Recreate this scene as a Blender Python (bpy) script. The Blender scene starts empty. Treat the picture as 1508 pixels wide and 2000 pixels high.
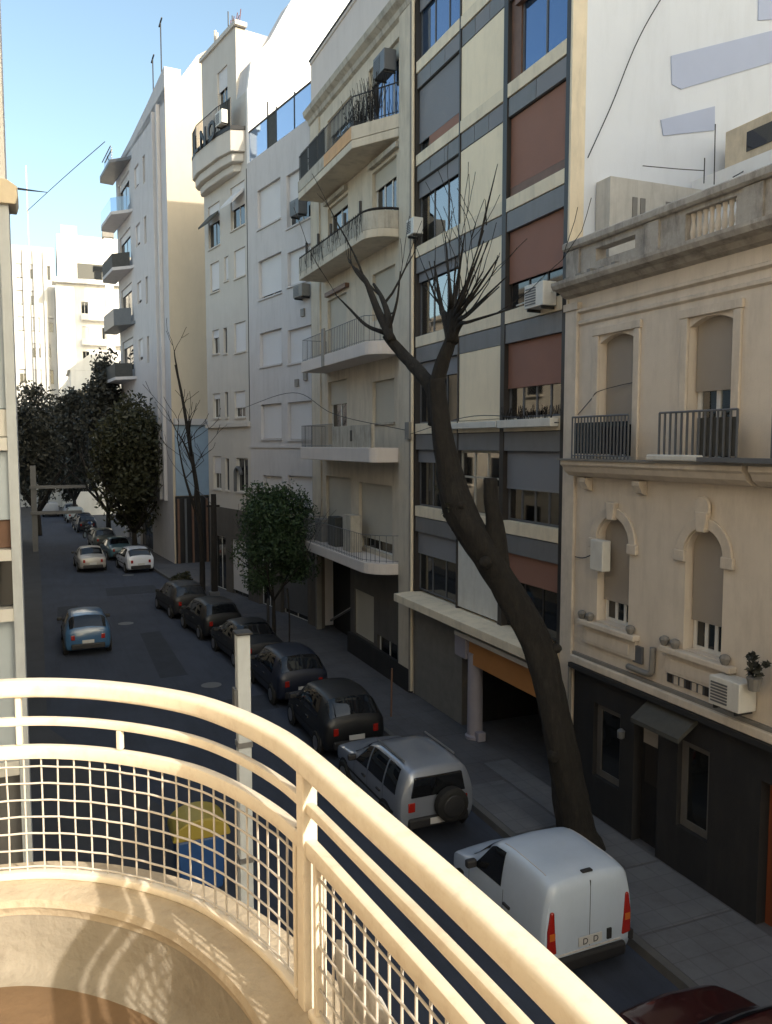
import bpy, bmesh, math, random
from mathutils import Vector, Matrix
import numpy as np
R = math.radians
random.seed(7)
scene = bpy.context.scene
COL = scene.collection

# ------------------------------------------------------------------ camera
H = 7.6
cam = bpy.data.cameras.new('camera'); camo = bpy.data.objects.new('camera', cam); COL.objects.link(camo)
cam.sensor_fit = 'VERTICAL'; cam.sensor_height = 36.0; cam.lens = 28.8
cam.clip_start = 0.05; cam.clip_end = 2000
camo.location = (0, 0, H); camo.rotation_euler = (R(90 - 4.716), 0, R(-22.47))
scene.camera = camo
# ------------------------------------------------------------------ light
SUN_AZ = 22.0      # degrees from -Y towards +X
SUN_EL = 27.0
world = bpy.data.worlds.new('World'); scene.world = world; world.use_nodes = True
wn = world.node_tree; bg = wn.nodes['Background']
sky = wn.nodes.new('ShaderNodeTexSky'); sky.sky_type = 'NISHITA'; sky.sun_disc = False
sky.sun_elevation = R(SUN_EL); sky.sun_rotation = R(180 - SUN_AZ)
sky.air_density = 0.85; sky.dust_density = 3.0; sky.ozone_density = 0.7
tint = wn.nodes.new('ShaderNodeMix'); tint.data_type = 'RGBA'; tint.blend_type = 'MULTIPLY'; tint.inputs[0].default_value = 1.0
tint.inputs[7].default_value = (1.04, 1.05, 0.89, 1)   # slightly milky, cyan-leaning winter sky
wn.links.new(sky.outputs[0], tint.inputs[6]); wn.links.new(tint.outputs[2], bg.inputs[0]); bg.inputs[1].default_value = 0.15
sl = bpy.data.lights.new('sun', 'SUN'); sl.energy = 2.3; sl.angle = R(0.5); sl.color = (1.0, 0.91, 0.79)
so = bpy.data.objects.new('sun', sl); COL.objects.link(so)
sd = Vector((math.sin(R(SUN_AZ)) * math.cos(R(SUN_EL)), -math.cos(R(SUN_AZ)) * math.cos(R(SUN_EL)), math.sin(R(SUN_EL))))
so.rotation_euler = sd.to_track_quat('Z', 'Y').to_euler(); so.location = (0, -20, 40)
scene.view_settings.view_transform = 'Standard'; scene.view_settings.look = 'None'
scene.view_settings.gamma = 1.0; scene.view_settings.use_curve_mapping = False
scene.view_settings.exposure = 1.25

# ------------------------------------------------------------------ materials
MATS = {}
def _nodes(name):
    m = bpy.data.materials.new(name); m.use_nodes = True
    nt = m.node_tree; b = nt.nodes['Principled BSDF']
    return m, nt, b
def mat(name, col, rough=0.6, metal=0.0, var=0.0, vscale=3.0, bump=0.0, bscale=40.0, stain=None, samt=0.0, sscale=(1.2, 1.2, 0.25), spec=0.5, coat=0.0, rib=None, ribaxis='Z', ribd=0.3, tile=None):
    """principled material with object-space colour variation, stains with streaks, fine relief and optional ribs"""
    if name in MATS: return MATS[name]
    m, nt, b = _nodes(name); N = nt.nodes; L = nt.links
    b.inputs['Roughness'].default_value = rough; b.inputs['Metallic'].default_value = metal
    b.inputs['Specular IOR Level'].default_value = spec
    if coat: b.inputs['Coat Weight'].default_value = coat; b.inputs['Coat Roughness'].default_value = 0.08
    b.inputs['Base Color'].default_value = (*col, 1)
    tc = N.new('ShaderNodeTexCoord')
    last = None
    if var:
        n = N.new('ShaderNodeTexNoise'); n.inputs['Scale'].default_value = vscale; n.inputs['Detail'].default_value = 6; n.inputs['Roughness'].default_value = 0.65
        L.new(tc.outputs['Object'], n.inputs['Vector'])
        mr = N.new('ShaderNodeMapRange'); mr.inputs[1].default_value = 0.25; mr.inputs[2].default_value = 0.75
        mr.inputs[3].default_value = 1 - var; mr.inputs[4].default_value = 1 + var * 0.6
        L.new(n.outputs[0], mr.inputs[0])
        mx = N.new('ShaderNodeMix'); mx.data_type = 'RGBA'; mx.blend_type = 'MULTIPLY'; mx.inputs[0].default_value = 1
        mx.inputs[6].default_value = (*col, 1); L.new(mr.outputs[0], mx.inputs[7]); last = mx.outputs[2]
    if stain:
        mp = N.new('ShaderNodeMapping'); mp.inputs['Scale'].default_value = sscale; L.new(tc.outputs['Object'], mp.inputs[0])
        n = N.new('ShaderNodeTexNoise'); n.inputs['Scale'].default_value = 2.2; n.inputs['Detail'].default_value = 8; n.inputs['Roughness'].default_value = 0.72
        L.new(mp.outputs[0], n.inputs['Vector'])
        mr = N.new('ShaderNodeMapRange'); mr.inputs[1].default_value = 0.48; mr.inputs[2].default_value = 0.78; mr.inputs[3].default_value = 0; mr.inputs[4].default_value = samt
        L.new(n.outputs[0], mr.inputs[0])
        mx = N.new('ShaderNodeMix'); mx.data_type = 'RGBA'; L.new(mr.outputs[0], mx.inputs[0])
        if last: L.new(last, mx.inputs[6])
        else: mx.inputs[6].default_value = (*col, 1)
        mx.inputs[7].default_value = (*stain, 1); last = mx.outputs[2]
    if tile:
        br = N.new('ShaderNodeTexBrick'); br.offset = 0.0; br.inputs['Scale'].default_value = 1.0; br.inputs['Brick Width'].default_value = tile; br.inputs['Row Height'].default_value = tile
        br.inputs['Mortar Size'].default_value = 0.012; br.inputs['Color1'].default_value = (1, 1, 1, 1); br.inputs['Color2'].default_value = (.90, .90, .90, 1); br.inputs['Mortar'].default_value = (.78, .78, .78, 1)
        L.new(tc.outputs['Object'], br.inputs['Vector'])
        mx = N.new('ShaderNodeMix'); mx.data_type = 'RGBA'; mx.blend_type = 'MULTIPLY'; mx.inputs[0].default_value = 1
        if last: L.new(last, mx.inputs[6])
        else: mx.inputs[6].default_value = (*col, 1)
        L.new(br.outputs[0], mx.inputs[7]); last = mx.outputs[2]
    if last: L.new(last, b.inputs['Base Color'])
    nrm = None
    if bump:
        n = N.new('ShaderNodeTexNoise'); n.inputs['Scale'].default_value = bscale; n.inputs['Detail'].default_value = 5
        L.new(tc.outputs['Object'], n.inputs['Vector'])
        bp = N.new('ShaderNodeBump'); bp.inputs['Strength'].default_value = bump; bp.inputs['Distance'].default_value = 0.02
        L.new(n.outputs[0], bp.inputs['Height']); nrm = bp
    if rib:
        w = N.new('ShaderNodeTexWave'); w.wave_type = 'BANDS'; w.bands_direction = ribaxis; w.wave_profile = 'SIN'
        w.inputs['Scale'].default_value = rib; w.inputs['Distortion'].default_value = 0
        L.new(tc.outputs['Object'], w.inputs['Vector'])
        bp = N.new('ShaderNodeBump'); bp.inputs['Strength'].default_value = ribd; bp.inputs['Distance'].default_value = 0.02
        L.new(w.outputs[1], bp.inputs['Height'])
        if nrm: L.new(nrm.outputs[0], bp.inputs['Normal'])
        nrm = bp
    if nrm: L.new(nrm.outputs[0], b.inputs['Normal'])
    MATS[name] = m
    return m
def clear_glass(name, tint=(0.75, 0.8, 0.82), refl=0.25):
    m, nt, b = _nodes(name); N = nt.nodes; L = nt.links
    t = N.new('ShaderNodeBsdfTransparent'); t.inputs[0].default_value = (*tint, 1)
    g = N.new('ShaderNodeBsdfGlossy'); g.inputs['Roughness'].default_value = 0.03
    fr = N.new('ShaderNodeFresnel'); fr.inputs[0].default_value = 1.5
    ad = N.new('ShaderNodeMath'); ad.operation = 'ADD'; ad.inputs[1].default_value = refl; ad.use_clamp = True
    L.new(fr.outputs[0], ad.inputs[0])
    mx = N.new('ShaderNodeMixShader'); L.new(ad.outputs[0], mx.inputs[0]); L.new(t.outputs[0], mx.inputs[1]); L.new(g.outputs[0], mx.inputs[2])
    L.new(mx.outputs[0], N['Material Output'].inputs[0]); MATS[name] = m
    return m
def leaf_mat(name, c1, c2):
    m, nt, b = _nodes(name); N = nt.nodes; L = nt.links
    ge = N.new('ShaderNodeNewGeometry'); cr = N.new('ShaderNodeMix'); cr.data_type = 'RGBA'
    L.new(ge.outputs['Random Per Island'], cr.inputs[0]); cr.inputs[6].default_value = (*c1, 1); cr.inputs[7].default_value = (*c2, 1)
    L.new(cr.outputs[2], b.inputs['Base Color']); b.inputs['Roughness'].default_value = 0.55
    tr = N.new('ShaderNodeBsdfTranslucent'); L.new(cr.outputs[2], tr.inputs[0])
    mx = N.new('ShaderNodeMixShader'); mx.inputs[0].default_value = 0.25; L.new(b.outputs[0], mx.inputs[1]); L.new(tr.outputs[0], mx.inputs[2])
    L.new(mx.outputs[0], N['Material Output'].inputs[0]); MATS[name] = m
    return m
GR = (0.10, 0.095, 0.085)
M_old = mat('plaster_old', (0.66, 0.58, 0.485), 0.85, var=0.10, vscale=1.3, bump=0.25, stain=(0.24, 0.20, 0.16), samt=0.35)
M_oldtrim = mat('plaster_old_trim', (0.62, 0.545, 0.455), 0.85, var=0.12, vscale=4, bump=0.2, stain=(0.2, 0.17, 0.14), samt=0.4)
M_oldpar = mat('parapet_stained', (0.40, 0.365, 0.32), 0.9, var=0.3, vscale=3, bump=0.4, stain=(0.10, 0.09, 0.078), samt=0.95, sscale=(1.6, 1.6, 0.5))
M_black = mat('dark_paint_wall', (0.016, 0.016, 0.018), 0.7, var=0.25, vscale=1.5, bump=0.2, stain=(0.05, 0.045, 0.04), samt=0.4)
M_cream = mat('cream_panel', (0.86, 0.73, 0.53), 0.75, var=0.07, vscale=1.0, bump=0.1, stain=(0.42, 0.35, 0.25), samt=0.28)
M_creamband = mat('cream_band', (0.76, 0.655, 0.49), 0.8, var=0.1, vscale=2.0, bump=0.15, stain=(0.3, 0.26, 0.2), samt=0.5)
M_grey = mat('grey_spandrel', (0.165, 0.165, 0.17), 0.55, var=0.12, vscale=1.2, bump=0.08, stain=(0.1, 0.095, 0.085), samt=0.5)
M_greyl = mat('grey_blind', (0.22, 0.22, 0.235), 0.6, var=0.05, vscale=1.0, rib=22, ribd=0.35)
M_brown = mat('brown_blind', (0.28, 0.13, 0.085), 0.6, var=0.08, vscale=1.0, rib=22, ribd=0.35)
M_brownd = mat('brown_wood', (0.16, 0.085, 0.055), 0.6, var=0.25, vscale=4)
M_darkfr = mat('dark_frame', (0.028, 0.024, 0.022), 0.5)
M_beige = mat('plaster_beige', (0.58, 0.51, 0.405), 0.85, var=0.13, vscale=1.2, bump=0.3, stain=(0.2, 0.165, 0.125), samt=0.55)
M_beiged = mat('plaster_beige_dirty', (0.46, 0.42, 0.35), 0.88, var=0.25, vscale=2.2, bump=0.35, stain=(0.08, 0.075, 0.065), samt=0.8, sscale=(1.6, 1.6, 0.3))
M_attic = mat('plaster_attic', (0.62, 0.56, 0.52), 0.85, var=0.06, vscale=0.8, bump=0.15, stain=(0.4, 0.35, 0.32), samt=0.3)
M_orange = mat('orange_paint', (0.62, 0.36, 0.17), 0.8, var=0.2, vscale=2, stain=(0.4, 0.34, 0.28), samt=0.7)
M_white = mat('plaster_white', (0.53, 0.51, 0.51), 0.85, var=0.07, vscale=0.7, bump=0.2, stain=(0.33, 0.31, 0.30), samt=0.5)
M_whiteb = mat('plaster_bright', (0.80, 0.79, 0.78), 0.85, var=0.05, vscale=0.5, bump=0.12, stain=(0.58, 0.57, 0.57), samt=0.3)
M_bluewall = mat('pale_blue_flat', (0.46, 0.51, 0.66), 0.8, var=0.05, vscale=0.8, bump=0.1)
M_cream2 = mat('plaster_cream', (0.53, 0.50, 0.46), 0.85, var=0.07, vscale=0.8, bump=0.2, stain=(0.4, 0.36, 0.31), samt=0.4)
M_yell = mat('plaster_yellow', (0.56, 0.48, 0.37), 0.85, var=0.06, vscale=0.5, bump=0.15, stain=(0.42, 0.36, 0.28), samt=0.3)
M_far = mat('plaster_far', (0.80, 0.78, 0.74), 0.85, var=0.12, vscale=0.3, stain=(0.5, 0.48, 0.44), samt=0.5, sscale=(.4, .4, .1))
M_far2 = mat('concrete_far', (0.58, 0.57, 0.55), 0.85, var=0.15, vscale=0.3, stain=(0.3, 0.3, 0.3), samt=0.6, sscale=(.5, .5, .05))
M_shutw = mat('white_blind', (0.62, 0.61, 0.62), 0.6, var=0.04, vscale=1.0, rib=22, ribd=0.3)
M_shutb = mat('taupe_blind', (0.36, 0.315, 0.265), 0.65, var=0.07, vscale=1.0, rib=20, ribd=0.4)
M_shutg = mat('cream_blind', (0.50, 0.46, 0.38), 0.65, var=0.08, vscale=1.0, rib=20, ribd=0.4)
M_frw = mat('white_frame', (0.66, 0.65, 0.62), 0.5, var=0.08, vscale=5)
M_glass = mat('dark_glass', (0.012, 0.014, 0.016), 0.04, spec=0.8)
M_glassblue = mat('reflecting_glass', (0.10, 0.17, 0.30), 0.03, metal=0.75, spec=1.0)
M_glasspale = mat('pale_reflecting_glass', (0.42, 0.55, 0.75), 0.05, metal=0.6, spec=1.0)
M_inner = mat('room_dark', (0.02, 0.018, 0.016), 0.9)
M_curt = mat('curtain', (0.45, 0.40, 0.37), 0.9, var=0.1, vscale=2, rib=6, ribaxis='X', ribd=0.8)
M_curtd = mat('curtain_dark', (0.14, 0.10, 0.09), 0.9, rib=6, ribaxis='X', ribd=0.8)
M_iron = mat('iron_black', (0.022, 0.022, 0.024), 0.55)
M_irong = mat('iron_grey', (0.11, 0.115, 0.125), 0.5, var=0.15)
M_screen = mat('dark_screen', (0.055, 0.055, 0.05), 0.8, var=0.3, vscale=6)
M_pipe = mat('pipe_grey', (0.20, 0.19, 0.175), 0.6, var=0.2)
M_acw = mat('air_unit_white', (0.62, 0.61, 0.57), 0.5, var=0.1, vscale=4, stain=(0.3, 0.27, 0.22), samt=0.4)
M_asph = mat('asphalt', (0.041, 0.052, 0.080), 0.92, var=0.3, vscale=0.5, bump=0.5, bscale=120, stain=(0.02, 0.025, 0.038), samt=0.8, sscale=(1.2, 0.12, 1))
M_walk = mat('pavement', (0.09, 0.09, 0.10), 0.85, var=0.2, vscale=0.8, bump=0.3, bscale=80, stain=(0.035, 0.034, 0.035), samt=0.6, sscale=(.6, .6, .6), tile=.4)
M_walk2 = mat('pavement_light', (0.13, 0.135, 0.15), 0.85, var=0.15, vscale=1.2, bump=0.3, bscale=80, stain=(0.06, 0.06, 0.064), samt=0.6, sscale=(.8, .8, .8), tile=.4)
M_kerb = mat('kerb_stone', (0.10, 0.10, 0.10), 0.8, var=0.2, vscale=3, bump=0.3)
M_soil = mat('soil', (0.07, 0.055, 0.04), 0.95, var=0.3, vscale=8, bump=0.6, bscale=25)
M_bark = mat('bark', (0.017, 0.0145, 0.0125), 0.95, var=0.35, vscale=5, bump=1.0, bscale=9, stain=(0.04, 0.037, 0.028), samt=0.75, sscale=(5, 5, 1.4))
def fissures(m):
    nt = m.node_tree; N = nt.nodes; L = nt.links; b = N['Principled BSDF']; tc = N.new('ShaderNodeTexCoord'); mp = N.new('ShaderNodeMapping'); mp.inputs['Scale'].default_value = (16, 16, 2.4)
    n = N.new('ShaderNodeTexNoise'); n.inputs['Scale'].default_value = 1.6; n.inputs['Detail'].default_value = 7; n.inputs['Roughness'].default_value = .7; L.new(tc.outputs['Object'], mp.inputs[0]); L.new(mp.outputs[0], n.inputs['Vector'])
    bp = N.new('ShaderNodeBump'); bp.inputs['Strength'].default_value = 1.0; bp.inputs['Distance'].default_value = .05; L.new(n.outputs[0], bp.inputs['Height']); L.new(bp.outputs[0], b.inputs['Normal'])
fissures(M_bark)
M_barkd = mat('bark_dark', (0.018, 0.015, 0.013), 0.95, var=0.3, vscale=5)
M_cut = mat('cut_wood_dark', (0.02, 0.017, 0.015), 0.95)
M_leaf = leaf_mat('leaf_green', (0.018, 0.04, 0.016), (0.055, 0.095, 0.04))
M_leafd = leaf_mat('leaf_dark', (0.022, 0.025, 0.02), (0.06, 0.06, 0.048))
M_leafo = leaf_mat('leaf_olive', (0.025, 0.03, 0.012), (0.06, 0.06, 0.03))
M_paint = mat('rail_cream_paint', (0.85, 0.755, 0.60), 0.42, var=0.05, vscale=6, bump=0.05, bscale=60, stain=(0.52, 0.38, 0.24), samt=0.42, sscale=(9, 9, 9), coat=0.15)
M_wire = mat('mesh_wire_paint', (0.62, 0.57, 0.50), 0.45, var=0.12, vscale=14)
M_ledge = mat('ledge_concrete', (0.48, 0.40, 0.29), 0.8, var=0.16, vscale=4, bump=0.35, bscale=35, stain=(0.26, 0.19, 0.12), samt=0.55, sscale=(3, 3, 5))
M_floor = mat('balcony_floor', (0.20, 0.125, 0.066), 0.75, var=0.15, vscale=5, bump=0.2, bscale=30, stain=(0.12, 0.075, 0.04), samt=0.4, sscale=(2, 2, 2))
M_rag = mat('weathered_sheet', (0.50, 0.49, 0.47), 0.85, var=0.25, vscale=9, bump=0.5, bscale=18, stain=(0.14, 0.13, 0.12), samt=0.7, sscale=(6, 6, 6))
M_own = mat('own_facade', (0.80, 0.70, 0.55), 0.85, var=0.06, vscale=1, bump=0.2)
M_tyre = mat('tyre', (0.012, 0.012, 0.012), 0.85)
M_rim = mat('rim', (0.35, 0.35, 0.36), 0.35, metal=0.8)
M_plast = mat('black_plastic', (0.018, 0.018, 0.02), 0.6)
M_red = mat('red_lamp', (0.28, 0.015, 0.01), 0.2, coat=0.6)
M_amber = mat('amber_lamp', (0.45, 0.12, 0.02), 0.2, coat=0.6)
M_lampw = mat('clear_lamp', (0.5, 0.5, 0.5), 0.15, coat=0.6)
M_plate = mat('plate_face', (0.5, 0.5, 0.5), 0.5)
M_ink = mat('plate_ink', (0.02, 0.02, 0.025), 0.6)
M_carglass = mat('car_glass', (0.008, 0.009, 0.011), 0.03, spec=0.7)
M_pole = mat('pole_paint', (0.50, 0.54, 0.58), 0.5, var=0.12, vscale=3, stain=(0.2, 0.2, 0.2), samt=0.4)
M_cable = mat('cable', (0.03, 0.03, 0.035), 0.7)
M_orb = mat('orange_fascia', (0.42, 0.185, 0.055), 0.6, var=0.1, vscale=1.5)
M_lilac = mat('lilac_column', (0.27, 0.255, 0.30), 0.7, var=0.12, vscale=2)
M_bluesid = mat('blue_siding', (0.27, 0.36, 0.46), 0.6, var=0.12, vscale=1.2, rib=2.2, ribaxis='X', ribd=0.6)
M_bluebin = mat('blue_plastic', (0.02, 0.075, 0.24), 0.45, var=0.1)
M_yelbin = mat('yellow_plastic', (0.36, 0.28, 0.05), 0.5, var=0.1)
M_rdoor = mat('rust_door', (0.20, 0.055, 0.02), 0.6, var=0.15)
M_glassc = clear_glass('clear_window')
M_glassb = clear_glass('balustrade_glass', (0.45, 0.62, 0.80), 0.35)

# ------------------------------------------------------------------ geometry helpers
class MB:
    def __init__(s): s.v = []; s.f = []
    def add(s, vs, fs):
        o = len(s.v); s.v += [tuple(p) for p in vs]; s.f += [tuple(i + o for i in q) for q in fs]; return s
    def box(s, x0, x1, y0, y1, z0, z1):
        return s.add([(x0, y0, z0), (x1, y0, z0), (x1, y1, z0), (x0, y1, z0), (x0, y0, z1), (x1, y0, z1), (x1, y1, z1), (x0, y1, z1)],
                     [(0, 3, 2, 1), (4, 5, 6, 7), (0, 1, 5, 4), (1, 2, 6, 5), (2, 3, 7, 6), (3, 0, 4, 7)])
    def quad(s, a, b, c, d): return s.add([a, b, c, d], [(0, 1, 2, 3)])
    def prism(s, pts, a, b, axis='y'):
        """pts 2-D outline, extruded from a to b along axis (y: pts are x,z; z: pts are x,y; x: pts are y,z)"""
        n = len(pts)
        mk = {'y': lambda p, t: (p[0], t, p[1]), 'z': lambda p, t: (p[0], p[1], t), 'x': lambda p, t: (t, p[0], p[1])}[axis]
        return s.add([mk(p, a) for p in pts] + [mk(p, b) for p in pts],
                     [tuple(range(n)), tuple(range(2 * n - 1, n - 1, -1))] + [(i, (i + 1) % n, n + (i + 1) % n, n + i) for i in range(n)])
    def tube(s, path, rad, n=8, cap=True, jitter=0.0):
        P = [Vector(p) for p in path]; m = len(P)
        rad = rad if isinstance(rad, (list, tuple)) else [rad] * m
        vs = []; fs = []; up = None
        for i in range(m):
            t = (P[min(i + 1, m - 1)] - P[max(i - 1, 0)]).normalized()
            if up is None: up = Vector((0, 0, 1)) if abs(t.z) < 0.9 else Vector((1, 0, 0))
            a = t.cross(up)
            if a.length < 1e-4: a = t.cross(Vector((0, 1, 0)))
            a.normalize(); b = a.cross(t).normalized(); up = b
            for k in range(n):
                th = 2 * math.pi * k / n
                r = rad[i] * (1 + (random.uniform(-jitter, jitter) if jitter else 0))
                vs.append(P[i] + a * (math.cos(th) * r) + b * (math.sin(th) * r))
        for i in range(m - 1):
            for k in range(n):
                fs.append((i * n + k, i * n + (k + 1) % n, (i + 1) * n + (k + 1) % n, (i + 1) * n + k))
        if cap: fs.append(tuple(range(n))[::-1]); fs.append(tuple((m - 1) * n + k for k in range(n)))
        return s.add(vs, fs)
    def lathe(s, prof, c=(0, 0, 0), n=16, axis='z'):
        """prof: (radius, height) pairs"""
        vs = []; fs = []; m = len(prof)
        for (r, h) in prof:
            for k in range(n):
                th = 2 * math.pi * k / n; a, b = r * math.cos(th), r * math.sin(th)
                p = {'z': (a, b, h), 'y': (a, h, b), 'x': (h, a, b)}[axis]
                vs.append((p[0] + c[0], p[1] + c[1], p[2] + c[2]))
        for i in range(m - 1):
            for k in range(n): fs.append((i * n + k, i * n + (k + 1) % n, (i + 1) * n + (k + 1) % n, (i + 1) * n + k))
        fs.append(tuple(range(n))); fs.append(tuple((m - 1) * n + k for k in range(n)))
        return s.add(vs, fs)
    def mesh(s, name, smooth=False, fix=True):
        me = bpy.data.meshes.new(name); me.from_pydata(s.v, [], s.f)
        if fix:
            bm = bmesh.new(); bm.from_mesh(me); bmesh.ops.recalc_face_normals(bm, faces=bm.faces); bm.to_mesh(me); bm.free()
        if smooth: me.polygons.foreach_set('use_smooth', [True] * len(me.polygons))
        me.update(); return me
    def build(s, name, m, parent=None, smooth=False, bevel=0, fix=True):
        me = s.mesh(name, smooth, fix); me.materials.append(m)
        o = bpy.data.objects.new(name, me); COL.objects.link(o)
        if parent: o.parent = parent
        if bevel:
            md = o.modifiers.new('bevel', 'BEVEL'); md.width = bevel; md.segments = 2; md.limit_method = 'ANGLE'; md.angle_limit = R(40)
        return o
def box(name, m, parent, x0, x1, y0, y1, z0, z1, bevel=0): return MB().box(x0, x1, y0, y1, z0, z1).build(name, m, parent, bevel=bevel)
def tag(o, label=None, cat=None, group=None, kind=None):
    if label: o['label'] = label
    if cat: o['category'] = cat
    if group: o['group'] = group
    if kind: o['kind'] = kind
    return o
def empty(name, loc=(0, 0, 0), rz=0):
    o = bpy.data.objects.new(name, None); COL.objects.link(o); o.location = loc; o.rotation_euler = (0, 0, rz); o.empty_display_size = 0.2
    return o
def pchip(xs, ys, x):
    xs = np.asarray(xs, float); ys = np.asarray(ys, float); x = np.asarray(x, float)
    h = np.diff(xs); d = np.diff(ys) / h; m = np.zeros(len(xs)); m[0] = d[0]; m[-1] = d[-1]
    for i in range(1, len(xs) - 1):
        if d[i - 1] * d[i] > 0: m[i] = 2 * d[i - 1] * d[i] / (d[i - 1] + d[i])
    i = np.clip(np.searchsorted(xs, x) - 1, 0, len(h) - 1); t = (x - xs[i]) / h[i]
    return ((2 * t**3 - 3 * t**2 + 1) * ys[i] + (t**3 - 2 * t**2 + t) * h[i] * m[i] + (-2 * t**3 + 3 * t**2) * ys[i + 1] + (t**3 - t**2) * h[i] * m[i + 1])
def spline(pts, n):
    P = [Vector(p) for p in pts]; out = []
    P = [P[0] * 2 - P[1]] + P + [P[-1] * 2 - P[-2]]
    for i in range(1, len(P) - 2):
        for k in range(n):
            t = k / n; a, b, c, d = P[i - 1], P[i], P[i + 1], P[i + 2]
            out.append(0.5 * ((2 * b) + (c - a) * t + (2 * a - 5 * b + 4 * c - d) * t * t + (3 * b - a - 3 * c + d) * t**3))
    out.append(P[-2]); return out

def wall(mb, x0, x1, z0, z1, ops, t=0.25, y=0.0):
    """front sheet at y with openings cut through and reveals of depth t"""
    xs = sorted(set([x0, x1] + [v for o in ops for v in o[:2] if x0 < v < x1])); zs = sorted(set([z0, z1] + [v for o in ops for v in o[2:4] if z0 < v < z1]))
    for i in range(len(xs) - 1):
        for k in range(len(zs) - 1):
            cx, cz = (xs[i] + xs[i + 1]) / 2, (zs[k] + zs[k + 1]) / 2
            if any(o[0] < cx < o[1] and o[2] < cz < o[3] for o in ops): continue
            mb.quad((xs[i], y, zs[k]), (xs[i + 1], y, zs[k]), (xs[i + 1], y, zs[k + 1]), (xs[i], y, zs[k + 1]))
    for (a, b, c, d) in [o[:4] for o in ops]:
        mb.quad((a, y, c), (a, y, d), (a, y + t, d), (a, y + t, c)); mb.quad((b, y, c), (b, y, d), (b, y + t, d), (b, y + t, c))
        mb.quad((a, y, c), (b, y, c), (b, y + t, c), (a, y + t, c)); mb.quad((a, y, d), (b, y, d), (b, y + t, d), (a, y + t, d))
    return mb
def window(par, a, b, c, d, y=0.14, fr=None, gl=None, n=2, shut=0.0, sm=None, sill=None, fw=0.05, curt=None, transom=None, name='window', open_side=None):
    """frame (part) with panes, roller blind, sill as sub-parts; a..b wide, c..d high"""
    fr = fr or M_frw; gl = gl or M_glass
    m = MB().box(a, b, y, y + .06, c, c + fw).box(a, b, y, y + .06, d - fw, d).box(a, a + fw, y, y + .06, c + fw, d - fw).box(b - fw, b, y, y + .06, c + fw, d - fw)
    w = (b - a - 2 * fw) / n
    for i in range(1, n): m.box(a + fw + w * i - fw * .5, a + fw + w * i + fw * .5, y + .004, y + .056, c + fw, d - fw)
    if transom: m.box(a + fw, b - fw, y + .008, y + .052, transom - fw * .4, transom + fw * .4)
    f = m.build(name, fr, par)
    for i in range(n): box('pane', gl, f, a + fw + w * i + .004, a + fw + w * (i + 1) - .004, y + .024, y + .03, c + fw + .002, d - fw - .002)
    if shut > 0:
        zc = d - (d - c) * shut
        box('roller_blind', sm or M_shutw, f, a + .012, b - .012, y - .05, y - .028, zc, d - .004)
        box('blind_rail', sm or M_shutw, f, a + .01, b - .01, y - .056, y - .02, zc - .035, zc - .002)
    if sill: box('sill', sill, f, a - .06, b + .06, -.06, y, c - .07, c - .003)
    if curt:
        wv = MB(); k = 28; zs = (c + fw, d - fw)
        for (p, q) in curt:
            P = [(a + (b - a) * (p + (q - p) * i / k), y + .14 + .025 * math.sin(i * 1.9)) for i in range(k + 1)]
            for i in range(k): wv.quad((P[i][0], P[i][1], zs[0]), (P[i + 1][0], P[i + 1][1], zs[0]), (P[i + 1][0], P[i + 1][1], zs[1]), (P[i][0], P[i][1], zs[1]))
        wv.build('curtain', M_curt, f, smooth=True)
        box('room_back', M_inner, f, a, b, y + .5, y + .52, c, d)
    return f
def railing(par, pts, z0, z1, m=None, step=0.11, r=.009, top=.02, name='railing'):
    """iron railing along plan points: bottom and top rails are the part, each baluster a sub-part"""
    m = m or M_iron; P = [Vector((p[0], p[1], 0)) for p in pts]
    mb = MB(); mb.tube([(p.x, p.y, z1) for p in P], top, 6); mb.tube([(p.x, p.y, z0 + .06) for p in P], r * 1.2, 6)
    f = mb.build(name, m, par)
    bme = MB().box(-r, r, -r, r, z0, z1).mesh('baluster'); bme.materials.append(m)
    for i in range(len(P) - 1):
        L = (P[i + 1] - P[i]).length; n = max(1, int(L / step))
        for k in range(n + (i == len(P) - 2)):
            q = P[i].lerp(P[i + 1], k / n); o = bpy.data.objects.new('baluster', bme); COL.objects.link(o); o.parent = f; o.location = (q.x, q.y, 0)
    return f
def ac_unit(par, x, y, z, w=.7, h=.5, d=.32, m=None):
    u = box('air_conditioner', m or M_acw, par, x, x + w, y - d, y, z, z + h, bevel=.015)
    g = MB()
    for k in range(7): g.box(x + .05, x + w * .62, y - d - .012, y - d - .001, z + .06 + k * (h - .12) / 7, z + .06 + (k + .55) * (h - .12) / 7)
    g.build('grille', M_irong, u)
    [box('bracket', M_iron, u, q, q + .03, y - d + .02, y + .01, z - .06, z - .002) for q in (x + .08, x + w - .11)]
    return u
def building(name, far, near, label, cat='building'):
    far = Vector((*far, 0)); near = Vector((*near, 0)); d = near - far
    e = empty(name, far, math.atan2(d.y, d.x)); tag(e, label, cat); return e, d.length

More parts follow.
